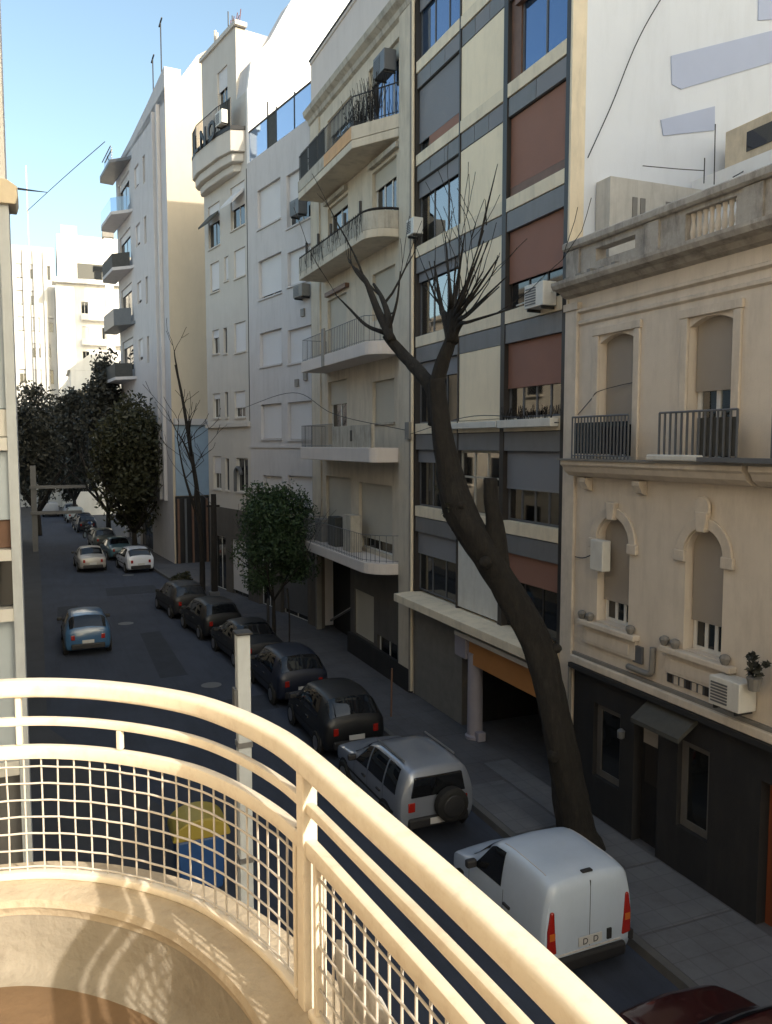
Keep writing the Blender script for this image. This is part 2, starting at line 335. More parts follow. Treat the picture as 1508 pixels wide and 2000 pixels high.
# ------------------------------------------------------------------ ground, pavements
gm = MB(); gm.quad((-400, -300, 0), (400, -300, 0), (400, 700, 0), (-400, 700, 0))
tag(gm.build('road', M_asph), kind='structure')
KP = [(7.95, -60), (7.95, -20), (7.95, 0), (7.95, 12), (7.93, 20), (7.75, 27), (7.3, 33), (6.75, 40), (6.1, 47), (5.5, 54), (4.9, 62), (4.2, 74), (3.6, 92), (3.2, 120)]
kc = [(p.x, p.y) for p in spline([(a, b, 0) for a, b in KP], 5)]
def sidewalk(name, edge, back, m, z1=.13):
    mb = MB()
    for (a, b) in zip(edge[:-1], edge[1:]):
        mb.quad((a[0], a[1], z1), (b[0], b[1], z1), (back, b[1], z1), (back, a[1], z1))
    o = mb.build(name, m); tag(o, kind='structure'); return o
pv = sidewalk('pavement', [(x + .14, y) for x, y in kc], 45, M_walk)
kb = MB()
for (a, b) in zip(kc[:-1], kc[1:]):
    kb.quad((a[0], a[1], 0), (b[0], b[1], 0), (b[0] + .015, b[1], .135), (a[0] + .015, a[1], .135))
    kb.quad((a[0] + .015, a[1], .135), (b[0] + .015, b[1], .135), (b[0] + .15, b[1], .135), (a[0] + .15, a[1], .135))
tag(kb.build('kerb', M_kerb), kind='structure')
LK = [(1.95, -60), (1.95, 17), (-.2, 23), (-.5, 50), (-1.2, 90), (-1.8, 120)]
pl = MB()
for (a, b) in zip(LK[:-1], LK[1:]):
    pl.quad((a[0], a[1], .13), (b[0], b[1], .13), (-40, b[1], .13), (-40, a[1], .13)); pl.quad((a[0], a[1], 0), (b[0], b[1], 0), (b[0], b[1], .13), (a[0], a[1], .13))
tag(pl.build('pavement', mat('pavement_dark', (.05, .053, .062), .9, var=.25, vscale=.7, bump=.4, bscale=90)), kind='structure')
# lighter driveway slabs and tiles in the right pavement
def slab(pts, m, h=.136):
    mb = MB(); mb.prism(pts, .1, h, 'z'); return mb.build('paving_slab', m, pv)
slab([(8.12, 9.5), (9.95, 9.5), (9.95, 4.0), (8.12, 4.0)], M_walk2)
slab([(8.12, 11.2), (9.95, 11.2), (9.95, 9.55), (8.12, 9.55)], M_walk2, .1365)
slab([(8.12, 15.4), (9.2, 15.4), (9.2, 13.1), (8.12, 13.1)], M_walk2, .137)
slab([(9.26, 16.4), (9.95, 16.4), (9.95, 11.26), (9.26, 11.26)], M_walk2, .1372)
slab([(8.35, 13.05), (9.2, 13.05), (9.2, 11.26), (8.35, 11.26)], M_soil, .1345)
for k in range(11):
    y = 16.5 + k * 1.9; slab([(8.1 - max(0, y - 20) * .028, y + 1.85), (9.93, y + 1.85), (9.93, y), (8.1 - max(0, y - 20) * .028, y)], M_walk, .134 + .001 * (k % 3))

RD = bpy.data.objects['road']
M_patch = mat('asphalt_patch', (0.024, 0.031, 0.047), .95, var=.3, vscale=1.5, bump=.5, bscale=120)
for (x0, x1, y0, y1) in ((3.2, 4.1, 27, 34), (2.6, 5.2, 43, 45.5), (5.0, 5.7, 36, 42), (.2, 1.2, 37, 41), (3.6, 6.0, 22.5, 24)):
    MB().prism([(x0, y0), (x1, y0 + .1), (x1 - .05, y1), (x0 + .06, y1 - .15)], .001, .004, 'z').build('asphalt_patch', M_patch, RD)
for (x, y) in ((2.9, 36.0), (4.2, 49.5), (4.6, 25.6)): MB().lathe([(.32, .001), (.32, .006)], (x, y, 0), 20).build('manhole_cover', M_irong, RD)
# ------------------------------------------------------------------ A: old low house on the right
A, WA = building('old_house', (10, 14.38), (10, 5.0), 'low old house with arched windows, stained parapet and black painted ground floor', 'house')
gops = [(1.12, 1.95, .95, 2.45), (3.5, 4.24, .95, 2.52), (2.35, 3.0, .05, 2.5), (5.3, 6.3, .02, 2.45), (7.0, 7.9, .95, 2.5)]
wall(MB(), .45, WA, 0, 3.0, gops, .3).build('ground_floor_wall', M_black, A)
box('body', M_old, A, 0.02, WA - .02, .75, 9, 0, 10.78)
box('end_wall', M_old, A, WA - .02, WA, .01, .75, 0, 10.7)
for (a, b, c, d) in (gops[0], gops[1], gops[4]): window(A, a, b, c, d, y=.1, n=1, fw=.13, fr=mat('dim_frame', (.11, .105, .10), .6, var=.1))
dk = box('door', M_black, A, 2.36, 2.99, .2, .26, .06, 2.49); box('door_panel', M_darkfr, dk, 2.46, 2.89, .18, .199, 1.3, 2.3); box('transom_light', M_shutb, dk, 2.42, 2.93, .17, .179, 2.05, 2.42)
rd = box('door', M_rdoor, A, 5.31, 6.29, .18, .24, .03, 2.44); rd['label'] = 'rust red street door'
for k in range(2): box('door_panel', M_rdoor, rd, 5.42 + k * .42, 5.76 + k * .42, .16, .178, .3, 2.2, bevel=.01)
box('door_handle', M_rim, rd, 5.8, 5.83, .11, .16, 1.0, 1.12)
aw = MB(); aw.prism([(-.42, 2.62), (-.42, 2.7), (.0, 3.0), (0, 2.9)], 2.75, 3.95, 'x'); aw.build('awning', M_screen, A)
lamp = MB().lathe([(.02, 0), (.07, .03), (.075, .16), (.03, .2)], (2.15, -.14, 2.05), 12); lamp.build('wall_lamp', M_irong, A)
box('string_course', M_oldtrim, A, .43, WA, -.12, .002, 3.12, 3.27, bevel=.02)
box('string_course', M_iron, A, .44, WA, -.16, .001, 3.02, 3.11)
box('string_course', M_pipe, A, .44, WA, -.06, .003, 3.275, 3.34)
aops = [(1.15, 2.1, 4.12, 6.2), (3.55, 4.4, 4.1, 6.2), (6.0, 6.9, 4.1, 6.2), (8.1, 9.0, 4.1, 6.2)]
dops = [(1.08, 2.1, 7.3, 9.68), (3.48, 4.45, 7.3, 9.68), (5.95, 6.95, 7.3, 9.68), (8.05, 9.05, 7.3, 9.68)]
uw = wall(MB(), .02, WA, 3.34, 10.62, aops + dops, .32).build('wall', M_old, A)
box('wall', M_old, A, 0.02, .43, .003, .6, 0, 3.3)
MB().box(.0, .40, -.075, .001, .13, 10.45).build('corner_pilaster', M_oldtrim, A, bevel=.015)
box('pilaster_cap', M_oldtrim, A, -.02, .46, -.11, .0, 10.3, 10.44)
for i, (a, b, c, d) in enumerate(aops):
    r = (b - a) / 2; cx = (a + b) / 2; zs = d - r
    for sgn in (-1, 1):   # spandrels closing the square head to an arch
        arc = [(cx + sgn * r * math.cos(t), zs + r * math.sin(t)) for t in np.linspace(0, math.pi / 2, 10)]
        MB().prism(arc + [(cx + sgn * r, d + .001)], .002, .3, 'y').build('arch_spandrel', M_old, A)
    oa = [(cx + (r + .2) * math.cos(t), zs + (r + .2) * math.sin(t)) for t in np.linspace(0, math.pi, 19)]
    ia = [(cx + (r + .015) * math.cos(t), zs + (r + .015) * math.sin(t)) for t in np.linspace(math.pi, 0, 19)]
    MB().prism([(p[0], p[1]) for p in oa + ia], -.055, -.002, 'y').build('arch_moulding', M_oldtrim, A, bevel=.012)
    for sgn in (-1, 1):
        q = cx + sgn * (r + .11); MB().box(q - .13, q + .13, -.07, -.001, zs - .16, zs + .03).build('impost', M_oldtrim, A, bevel=.015)
    MB().prism([(cx - .09, zs + r - .04), (cx + .09, zs + r - .04), (cx + .14, zs + r + .30), (cx - .14, zs + r + .30)], -.12, -.003, 'y').build('keystone', M_oldtrim, A, bevel=.02)
    if i != 0: MB().lathe([(.17, -.11), (.19, -.08), (.14, -.02)], (cx, 0, zs + r + .37), 14, 'y').build('shell_ornament', M_oldtrim, A)
    w = window(A, a + .02, b - .02, c, d - .0, y=.2, n=3, shut=.78 if i == 0 else .74, sm=M_shutb, fw=.07)
    # projecting sill with panelled apron and little end blocks
    s = box('window_sill', M_oldtrim, A, a - .42, b + .35, -.17, .001, 3.98, 4.09, bevel=.02)
    box('apron', M_oldtrim, s, a - .36, b + .29, -.07, -.001, 3.62, 3.975)
    box('apron_panel', M_old, s, a - .2, b + .12, -.085, -.071, 3.68, 3.88)
    for k, q in enumerate((a - .36, a - .1, b + .18)): MB().lathe([(.05, 4.09), (.07, 4.13), (.09, 4.2), (.07, 4.24), (.03, 4.26)], (q, -.09, 0), 8).build('urn', M_pipe, s)
for i, (a, b, c, d) in enumerate(dops):
    cx = (a + b) / 2; hh = .13
    seg = [(a + (b - a) * t, d - hh + hh * (1 - (2 * t - 1)**2)) for t in np.linspace(0, 1, 13)]
    MB().prism(seg + [(b, d + .002), (a, d + .002)], .003, .3, 'y').build('arch_spandrel', M_old, A)
    fr = MB().box(a - .17, a - .01, -.05, -.001, c, d + .02).box(b + .01, b + .17, -.05, -.001, c, d + .02).box(a - .2, b + .2, -.062, -.002, d + .022, d + .17)
    fr.build('architrave', M_oldtrim, A, bevel=.012)
    if i == 0: window(A, a + .02, b - .02, c, d, y=.2, n=2, shut=.70, sm=M_shutb, fw=.08)
    elif i == 1: window(A, a + .02, b - .02, c, d, y=.2, n=2, shut=.49, sm=M_shutb, fw=.09, gl=M_glassc, curt=[(.05, .3), (.8, .97)])
    else: window(A, a + .02, b - .02, c, d, y=.2, n=2, shut=.8, sm=M_shutb, fw=.08)
for (a, b) in ((.42, 5.1), (5.22, 9.3)):
    MB().prism([(-.42, 7.28), (-.42, 7.2), (-.37, 7.16), (-.32, 7.06), (-.2, 6.98), (-.02, 6.95), (-.02, 7.28)], a, b, 'x').build('balcony_slab', M_oldtrim, A)
    MB().prism([(-.47, 7.285), (-.47, 7.32), (-.02, 7.32), (-.02, 7.285)], a - .04, b + .05, 'x').build('balcony_edge', M_pipe, A)
for q in (.75, 2.35, 5.6, 7.3):
    MB().prism([(-.2, 6.94), (-.2, 6.86), (-.12, 6.72), (-.02, 6.68), (-.02, 6.94)], q, q + .2, 'x').build('bracket', M_oldtrim, A)
r1 = railing(A, [(.75, -.38), (2.45, -.38)], 7.325, 8.13, M_irong, .1, .011)
r2 = railing(A, [(3.25, -.38), (4.95, -.38)], 7.325, 8.13, M_irong, .13, .014)
r3 = railing(A, [(5.6, -.38), (7.5, -.38)], 7.325, 8.13, M_irong, .1, .011)
for rr, a, b in ((r1, .78, 2.42), (r2, 4.1, 4.92), (r3, 5.65, 7.4)):
    box('glass_panel', M_glassb if rr is not r2 else M_screen, rr, a, b, -.355, -.35, 7.42, 8.02)
bx = box('flower_box', M_acw, A, 3.1, 4.3, -.52, -.40, 7.33, 7.43, bevel=.02); box('flower_box', M_irong, A, 4.34, 6.2, -.58, -.41, 7.33, 7.4)
# cornice, parapet with balusters
MB().prism([(0.001, 9.96), (-.05, 10.0), (-.05, 10.05), (-.02, 10.07), (.001, 10.07)], .41, WA, 'x').build('moulding', M_oldtrim, A)
MB().prism([(0.001, 10.2), (-.07, 10.24), (-.07, 10.29), (-.02, 10.31), (.001, 10.31)], .41, WA, 'x').build('moulding', M_oldtrim, A)
MB().prism([(.3, 10.63), (0.0, 10.56), (-.12, 10.6), (-.2, 10.68), (-.36, 10.72), (-.40, 10.8), (-.40, 10.86), (.3, 10.86)], -.05, WA, 'x').build('cornice', M_oldpar, A)
pops = [(.95, 2.1, 11.14, 11.38), (3.36, 4.46, 10.92, 11.42), (5.9, 7.2, 10.92, 11.42)]
wall(MB(), .0, WA, 10.86, 11.5, pops, .24, -.05).build('parapet', M_oldpar, A); wall(MB(), .0, WA, 10.86, 11.5, pops, .001, .19).build('parapet', M_oldpar, A)
MB().prism([(-.12, 11.5), (-.16, 11.54), (-.16, 11.64), (-.1, 11.68), (.24, 11.68), (.26, 11.5)], -.02, WA, 'x').build('coping', M_oldpar, A)
for k in range(4): box('parapet_pier', M_oldpar, A, (.02, 2.4, 4.62, 7.5)[k], (.45, 2.75, 5.0, 7.9)[k], -.09, -.051, 10.87, 11.49)
for a, b in ((3.36, 4.46), (5.9, 7.2)):
    n = 8
    for k in range(n):
        x = a + (b - a) * (k + .5) / n
        MB().lathe([(.045, 10.925), (.03, 10.99), (.055, 11.1), (.03, 11.28), (.045, 11.415)], (x, .06, 0), 8).build('baluster', M_oldtrim, A)
for k in range(5): box('fallen_brick', M_pipe, A, .2 + k * .37, .32 + k * .37 + .06 * (k % 2), -.25, -.1, 10.865, 10.93 + .02 * (k % 3))
# small things on the wall
v = box('vent_grille', M_irong, A, 3.2, 4.27, -.02, -.004, 3.44, 3.6)
for k in range(7): box('slat', M_oldtrim if k % 3 else M_darkfr, v, 3.24 + k * .145, 3.33 + k * .145, -.035, -.021, 3.45, 3.59)
MB().tube(spline([(2.87, -.06, 3.97), (2.87, -.07, 3.6), (2.84, -.07, 3.5), (2.7, -.07, 3.46), (2.2, -.06, 3.46)], 6), .055, 10).build('waste_pipe', M_pipe, A, smooth=True)
box('meter_box', M_irong, A, 2.32, 2.57, -.06, -.003, 3.58, 3.9, bevel=.01)
ac_unit(A, 4.55, -.02, 3.5, .62, .46, .36)
box('cable_box', M_acw, A, 1.16, 1.55, -.2, .0, 5.15, 5.75, bevel=.02)
MB().tube(spline([(.44, -.03, 8.2), (.9, -.04, 8.5), (1.1, -.05, 8.62), (1.6, .1, 8.72), (2.1, .1, 8.75)], 6), .008, 5).build('cable', M_cable, A)
MB().tube(spline([(.44, -.03, 5.3), (.8, -.06, 5.33), (1.2, -.05, 5.5)], 6), .01, 5).build('cable', M_cable, A)
MB().tube([(.43, -.1, .2), (.43, -.1, 3.0)], .04, 8).build('downpipe', M_pipe, A)
# rear roof rooms seen above the parapet
rr = box('roof_room', mat('roof_room_grey', (.52, .50, .46), .85, var=.15, vscale=3, stain=(.3, .28, .25), samt=.6, sscale=(3, 3, .3)), A, .04, .5, .6, 3.0, 10.79, 12.95); rr['label'] = 'streaked grey roof room against the tall white wall'
for k, x in enumerate((1.15, 1.35, 2.0, 2.35)): box('door_slot', M_pipe, rr, .5, .52, x, x + .12, 12.1, 12.6)
box('roof_room', M_whiteb, A, .06, 4.2, 3.05, 9, 10.79, 12.35)
box('roof_room', M_whiteb, A, .08, 2.4, 3.06, 9.02, 12.36, 13.25)
rh = box('roof_house', mat('roof_house_beige', (.62, .52, .38), .85, var=.2, vscale=3, stain=(.3, .24, .17), samt=.6), A, .3, 2.2, 3.75, 8.5, 13.251, 14.3); rh['label'] = 'weathered timber roof house with dark window'
box('window', M_darkfr, rh, 2.2, 2.22, 3.9, 4.5, 13.7, 14.1); box('window', M_glass, rh, .9, 2.0, 3.73, 3.748, 13.7, 14.1)
for k in range(9): box('plank', M_oldtrim if k % 2 else M_far2, rh, 2.2, 2.225 + .008 * (k % 3), 4.7 + k * .22, 4.89 + k * .22, 13.26, 14.25)
MB().tube([(1.0, 2.8, 12.9), (.98, 2.8, 14.1)], .012, 5).tube([(.98, 2.55, 12.9), (.98, 2.55, 13.4)], .012, 5).tube(spline([(.98, 1.0, 13.05), (.98, 1.9, 13.1), (.98, 2.55, 13.15)], 4), .01, 5).build('antenna', M_iron, A)
MB().tube(spline([(1.5, 2.8, 12.9), (1.5, 3.6, 13.3), (1.5, 4.6, 13.45)], 5), .012, 5).tube(spline([(1.7, 3.2, 12.9), (1.7, 3.8, 13.15), (1.7, 4.6, 13.3)], 5), .012, 5).build('awning_frame', M_iron, A)

# ------------------------------------------------------------------ B: modern block with brown blinds
B, WB = building('modern_block', (10, 22.05), (10, 14.38), 'modern apartment block with cream panels, grey bands and brown roller blinds', 'building')
box('body', M_inner, B, .02, WB - .03, .85, 14, 3.2, 27); box('roof', M_grey, B, 0.0, WB, .0, 14, 27.0, 27.3)
box('party_wall', mat('party_wall_grey', (.72, .75, .80), .85, var=.05, vscale=.5, bump=.12, stain=(.52, .54, .57), samt=.4, sscale=(.7, .7, .12)), B, WB - .028, WB, .325, 14, 0, 27)['label'] = 'tall plain white party wall'
box('corner_return', M_creamband, B, WB - .05, WB + .012, -.02, .32, 3.0, 27)
box('party_wall', M_cream2, B, .0, .02, .0, 14, 0, 27)
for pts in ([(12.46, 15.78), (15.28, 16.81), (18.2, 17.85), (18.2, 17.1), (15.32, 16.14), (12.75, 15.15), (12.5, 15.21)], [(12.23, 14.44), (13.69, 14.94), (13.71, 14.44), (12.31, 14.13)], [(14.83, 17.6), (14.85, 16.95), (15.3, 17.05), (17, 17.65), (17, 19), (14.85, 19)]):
    MB().prism([(x - 10, z) for x, z in pts], WB + .002, WB + .02, 'x').build('pale_blue_panel', M_bluewall, B)  # flat pale blue shapes laid on the white wall
COLS = [(.10, 2.74), (2.80, 4.95), (5.13, 7.45)]
for (a, b) in ((0, .10), (2.74, 2.80), (4.95, 5.13), (7.45, WB - .055)): box('mullion', M_darkfr, B, a + .021 * (a == 0), b, .0, .84, 3.2, 27)
G = [3.2 - .65, 5.05, 7.45, 9.95, 12.5, 15.05, 17.6, 20.1, 22.6, 25.1]
for i in range(1, len(G)):
    g = G[i]; nx = G[i + 1] if i + 1 < len(G) else 27.0
    for j, (a, b) in enumerate(COLS):
        if i in (5, 6): # upper spandrels are split into small lights
            n = 3 if j < 2 else 2
            for k in range(n): box('spandrel_panel', M_grey if (k + j + i) % 4 else M_greyl, B, a + .02 + (b - a - .02) * k / n, a + (b - a - .02) * (k + 1) / n, .03, .1, g + .02, g + .42)
            box('spandrel_back', M_darkfr, B, a, b, .06, .12, g, g + .44)
        else: box('spandrel_panel', M_grey, B, a + .004, b - .004, .02, .1, g, g + .43)
        box('cream_band', M_creamband, B, a + .004, b - .004, .0, .2, g + .45, g + .75, bevel=.006)
        box('soffit', M_darkfr, B, a, b, .1, .84, g + .005, g + .5)
    # window zone below this spandrel is handled from the storey under it
def zone(i): return (G[i] + .76 if i > 0 else 3.3), G[i + 1] - .005
BL = {0: (1, M_greyl, .35), 1: (0, M_greyl, .2), 2: (0, M_greyl, .25), 3: (2, M_greyl, .12), 4: (2, M_greyl, .22), 5: (1, M_greyl, .80), 6: (0, M_greyl, .2), 7: (1, M_brown, .5), 8: (0, M_greyl, .3)}
BR = {0: (1, M_brown, .35), 1: (2, M_greyl, .52), 2: (2, M_brown, .58), 3: (1, M_brown, .64), 4: (1, M_brown, .85), 5: (0, M_brown, .0), 6: (1, M_brown, .4), 7: (1, M_brown, .8), 8: (1, M_brown, .6)}
for i in range(0, 9):
    z0, z1 = zone(i)
    for j, (a, b) in enumerate(COLS):
        if j == 1:
            if i == 1:
                window(B, a, b, z0, z1, y=.12, n=3, fr=M_shutg, transom=z0 + .95, gl=M_glassb, curt=[(.02, .4), (.55, .98)], fw=.06)
            else:
                box('cream_panel', M_cream if i else M_acw, B, a + .01, b - .01, .03, .2, z0 + .004, z1 - .004, bevel=.004)
            continue
        t, sm, fr = (BL if j == 0 else BR)[i]
        if j == 2 and i == 5:
            f = window(B, a + .42, b, z0, z1, y=.14, n=2, fr=M_irong, gl=M_glassblue, fw=.05); box('side_panel', M_brownd, B, a, a + .415, .1, .2, z0, z1)
            box('blind_box', M_brownd, f, a + .3, b - .05, .0, .13, z1 - .22, z1 - .004)
        elif t == 2: window(B, a, b, z0, z1, y=.16, n=4 if j == 2 else 3, fr=M_irong, gl=M_glassc, shut=fr, sm=sm, curt=[(.04, .34), (.55, .95)] if j == 2 else [(.6, .97)], fw=.045)
        else: window(B, a, b, z0, z1, y=.16, n=3, fr=M_darkfr if j else M_irong, gl=M_glass if i != 6 else M_glassblue, shut=fr, sm=sm, fw=.045)
        if j == 2 and i == 4: box('wood_strip', M_brownd, B, a + .05, b - .02, .085, .10, z0 + .01, z0 + .22)
        if j == 0 and i == 5: box('wood_strip', M_brown, B, a + .7, b - .02, .085, .10, z0 + .01, z0 + .3)
ac_unit(B, 6.55, -.02, 10.5, .72, .5, .34); ac_unit(B, .15, -.02, 13.5, .5, .45, .3)
MB().tube([(5.9, -.15, 10.7), (7.45, -.15, 10.78)], .015, 6).build('drying_rail', M_acw, B)
fb = box('flower_box', M_acw, B, 5.2, 7.4, -.22, -.005, 7.98, 8.16, bevel=.01); box('flower_box', M_acw, B, 2.2, 5.1, -.2, -.005, 8.0, 8.15, bevel=.01)
pm = MB()
for k in range(60):
    x = random.uniform(5.25, 7.35); z = 8.16; l = random.uniform(.1, .32); pm.tube([(x, -.11, z), (x + random.uniform(-.06, .06), -.11 + random.uniform(-.06, .06), z + l)], .008, 4)
pm.build('balcony_plants', M_barkd, B)['kind'] = 'stuff'
MB().prism([(-.62, 2.98), (-.62, 3.2), (.0, 3.24), (.84, 3.24), (.84, 2.98)], -.03, WB - .06, 'x').build('canopy', M_creamband, B, bevel=.01)
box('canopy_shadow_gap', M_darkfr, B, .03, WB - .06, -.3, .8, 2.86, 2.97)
box('ground_floor_wall', M_pipe, B, .03, 3.1, .02, .3, 0, 2.85)['label'] = 'dark grey blank ground floor wall'
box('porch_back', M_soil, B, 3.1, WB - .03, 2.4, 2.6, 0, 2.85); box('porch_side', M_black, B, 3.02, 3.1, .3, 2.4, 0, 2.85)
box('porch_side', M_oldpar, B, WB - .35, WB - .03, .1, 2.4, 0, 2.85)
box('porch_door', M_brownd, B, 5.0, 6.0, 2.34, 2.39, .1, 2.2)
MB().lathe([(.25, .13), (.25, .2), (.2, .24), (.19, 2.3), (.21, 2.35)], (4.05, -.1, 0), 20).build('column', M_lilac, B, smooth=False)
box('column_block', M_lilac, B, 4.2, 4.42, -.2, .02, .13, .36, bevel=.02)
box('column_head', M_lilac, B, 3.35, 3.95, -.34, .3, 2.15, 2.82, bevel=.03)
of = box('fascia', M_orb, B, 3.96, 7.4, -.24, .1, 2.06, 2.72, bevel=.01); of['label'] = 'orange fascia over the porch'
box('fascia_cap', M_cream2, of, 3.5, 7.42, -.42, .1, 2.722, 2.83)
for x in (.03, .14): MB().tube([(x - .12, -.06, .2), (x - .12, -.06, 26.5)], .045, 8).build('downpipe', M_pipe if x < .1 else M_creamband, B)
mbx = MB().box(-.2, .1, -.2, -.12, 7.75, 8.25); mbx.build('junction_box', M_pipe, B)

# ------------------------------------------------------------------ C: beige building with balconies
Cb, WC = building('beige_building', (10, 31.85), (10, 22.05), 'weathered beige apartment building with projecting balconies on every floor', 'building')
cops = [(2.0, 4.2, 14.55, 16.35), (6.5, 8.5, 14.55, 16.3), (1.9, 4.0, 10.8, 13.0), (6.5, 8.4, 11.6, 13.1), (1.9, 4.0, 7.6, 9.95), (6.5, 8.35, 8.3, 9.65), (1.6, 4.4, 4.05, 6.4), (5.2, 8.2, 4.05, 6.3),
        (2.0, 4.6, 17.35, 19.5), (6.2, 8.8, 17.35, 19.6), (.5, 4.3, .02, 3.2), (4.75, 6.6, .9, 2.5), (6.9, 8.6, .15, 1.3)]
wall(MB(), .0, WC, 3.6, 20.3, [o for o in cops if o[2] > 3.6], .28).build('wall', M_beige, Cb)
M_shopshade = mat('shop_storey_shade_grey', (.105, .095, .085), .85, var=.25, vscale=1.2, bump=.3, stain=(.05, .045, .04), samt=.6)  # grey shop storeys, darkened to carry the street-level shade in their colour
wall(MB(), .0, WC, 0, 3.599, [o for o in cops if o[2] < 3.6], .28).build('ground_floor_wall', M_shopshade, Cb)
box('body', M_inner, Cb, .02, WC - .02, .8, 12, 0, 20.2); box('roof', M_attic, Cb, .0, WC, .3, 12, 20.7, 22.2)
box('party_wall', M_whiteb, Cb, -.0, .018, .01, 12, 0, 20.2); box('party_wall', M_white, Cb, WC - .018, WC, .01, 12, 0, 20.2)
MB().prism([(0.001, 20.0), (-.1, 20.06), (-.14, 20.2), (-.3, 20.32), (-.34, 20.5), (.3, 20.62), (.3, 20.0)], -.05, WC + .03, 'x').build('cornice', M_beiged, Cb)
MB().prism([(.0, 20.51), (.0, 22.3), (-.05, 22.32), (-.05, 22.42), (.3, 22.42), (.3, 20.63)], .0, WC, 'x').build('attic_wall', M_attic, Cb)
box('roof_edge', M_iron, Cb, -.02, WC + .02, -.09, .3, 22.425, 22.48); MB().tube([(4.4, .1, 22.4), (4.4, .1, 23.0)], .05, 8).build('chimney_pipe', M_pipe, Cb)
box('corner_pier', M_beige, Cb, 8.95, WC - .05, -.12, -.002, .0, 20.0, bevel=.01); box('corner_pier', M_beige, Cb, .02, 1.1, -.06, -.002, 3.2, 20.0)
window(Cb, *cops[0], y=.16, n=2, shut=.15, sm=M_shutg, fw=.07); window(Cb, *cops[1], y=.16, n=3, shut=.3, sm=M_shutg, fw=.08)
window(Cb, *cops[2], y=.16, n=2, shut=.85, sm=M_shutg); window(Cb, *cops[3], y=.16, n=2, shut=.9, sm=M_shutg)
window(Cb, *cops[4], y=.16, n=2, shut=.35, sm=M_shutg, fw=.09); window(Cb, *cops[5], y=.16, n=2, shut=.97, sm=M_shutg, sill=M_beiged)
window(Cb, *cops[6], y=.16, n=2, shut=.9, sm=M_shutg); window(Cb, *cops[7], y=.16, n=2, shut=.82, sm=M_shutg)
window(Cb, *cops[8], y=.16, n=3, shut=.25, sm=M_shutg, gl=M_glassc, curt=[(.1, .5)]); window(Cb, *cops[9], y=.16, n=3, shut=.2, sm=M_shutg, gl=M_glassblue)
box('garage_recess', M_inner, Cb, .5, 4.3, .7, .79, .02, 3.2); MB().tube([(1.2, .3, .6), (4.0, .3, 1.7)], .05, 6).build('ramp_rail', M_pipe, Cb)
box('garage_post', M_pipe, Cb, .45, .62, -.1, .1, .13, 3.2)
window(Cb, *cops[11], y=.05, n=1, fr=M_shutg, gl=M_shutg); window(Cb, *cops[12], y=.1, n=2)
box('base_course', M_black, Cb, 4.32, WC - .02, -.13, -.003, 0, .85)
for k, (a, z) in enumerate(((2.0, 16.5), (6.6, 16.45), (2.1, 13.15))): box('blind_box', M_brownd if k == 2 else M_beiged, Cb, a - .1, a + 2.2, -.16, -.004, z - .05, z + .1)
def balcony(z0, z1, plan, m, name='balcony_slab'):
    return MB().prism(plan, z0, z1, 'z').build(name, m, Cb, bevel=.02)
def rplan(x0, x1, d, r, chamfer=None):
    p = [(x0, -.003), (x0, -d)]
    if chamfer: p += [(x1 - chamfer, -d), (x1, -.003)]
    else: p += [(x1 - r + r * math.sin(t), -d + r - r * math.cos(t)) for t in np.linspace(0, math.pi / 2, 8)] + [(x1, -.003)]
    return p
b5 = balcony(16.7, 16.95, rplan(1.5, 8.9, 1.0, .2, 1.6), M_beige)
MB().prism([(1.5, -.94), (1.5, -1.01), (4.6, -1.01), (4.6, -.94)], 16.96, 17.35, 'z').build('fascia', M_beiged, Cb)
MB().prism([(4.6, -.94), (4.6, -1.012), (7.3, -1.012), (7.3, -.94)], 16.96, 17.35, 'z').build('fascia', M_orange, Cb)
MB().prism([(7.31, -.94), (7.31, -1.01), (8.92, .0), (8.8, .0)], 16.96, 17.35, 'z').build('fascia', M_beige, Cb)
railing(Cb, [(1.55, -.02), (1.55, -.96), (7.3, -.96), (8.85, -.02)], 17.36, 18.25, M_iron, .13, .01)
for (a, b) in ((1.6, 2.5), (2.6, 3.6), (3.7, 4.4)): box('balcony_screen', M_screen, Cb, a, b, -.93, -.92, 17.4, 18.35)
for k in range(3): box('balcony_chair', M_darkfr, Cb, 4.9 + k * .7, 5.3 + k * .7, -.7, -.3, 17.36, 17.8)
for k in range(5):
    pm = MB(); x = 6.0 + k * .55
    for q in range(26): pm.tube([(x, -.5, 17.4), (x + random.uniform(-.3, .3), -.5 + random.uniform(-.3, .3), 17.4 + random.uniform(.5, 1.5))], .008, 4)
    pm.build('potted_plant', M_barkd, Cb)
ac_unit(Cb, 7.6, -.0, 18.7, .9, .6, .4, M_irong)
b4 = balcony(13.75, 14.0, rplan(1.5, 8.92, 1.0, .8), M_beige)
op = rplan(1.5, 8.92, 1.0, .8)[1:]; ip = [(p[0] - .0 if p[0] < 8 else p[0] - .09, min(p[1] + .1, -.003)) for p in op]
MB().prism(op + ip[::-1], 14.001, 14.52, 'z').build('balcony_parapet', M_beiged, Cb)
MB().tube([(p[0], p[1] + .05, 14.57) for p in op], .04, 6).build('creeper_rail', M_barkd, Cb)
for k in range(5): MB().tube([(2.2 + 1.4 * k, -.9, 14.5), (2.2 + 1.4 * k, -.9, 15.0)], .05, 6).build('pot', M_darkfr, Cb)
vm = MB()
for k in range(70):
    x = random.uniform(1.7, 8.4); vm.tube(spline([(x, -1.02, 14.6), (x + random.uniform(-.1, .1), -1.05, 14.3), (x + random.uniform(-.2, .2), -1.04, 14.6 - random.uniform(.2, .8))], 3), .006, 4)
vm.build('creeper', M_barkd, Cb)['kind'] = 'stuff'
b3 = balcony(10.3, 10.7, rplan(1.7, 8.92, 1.0, .7), M_attic)
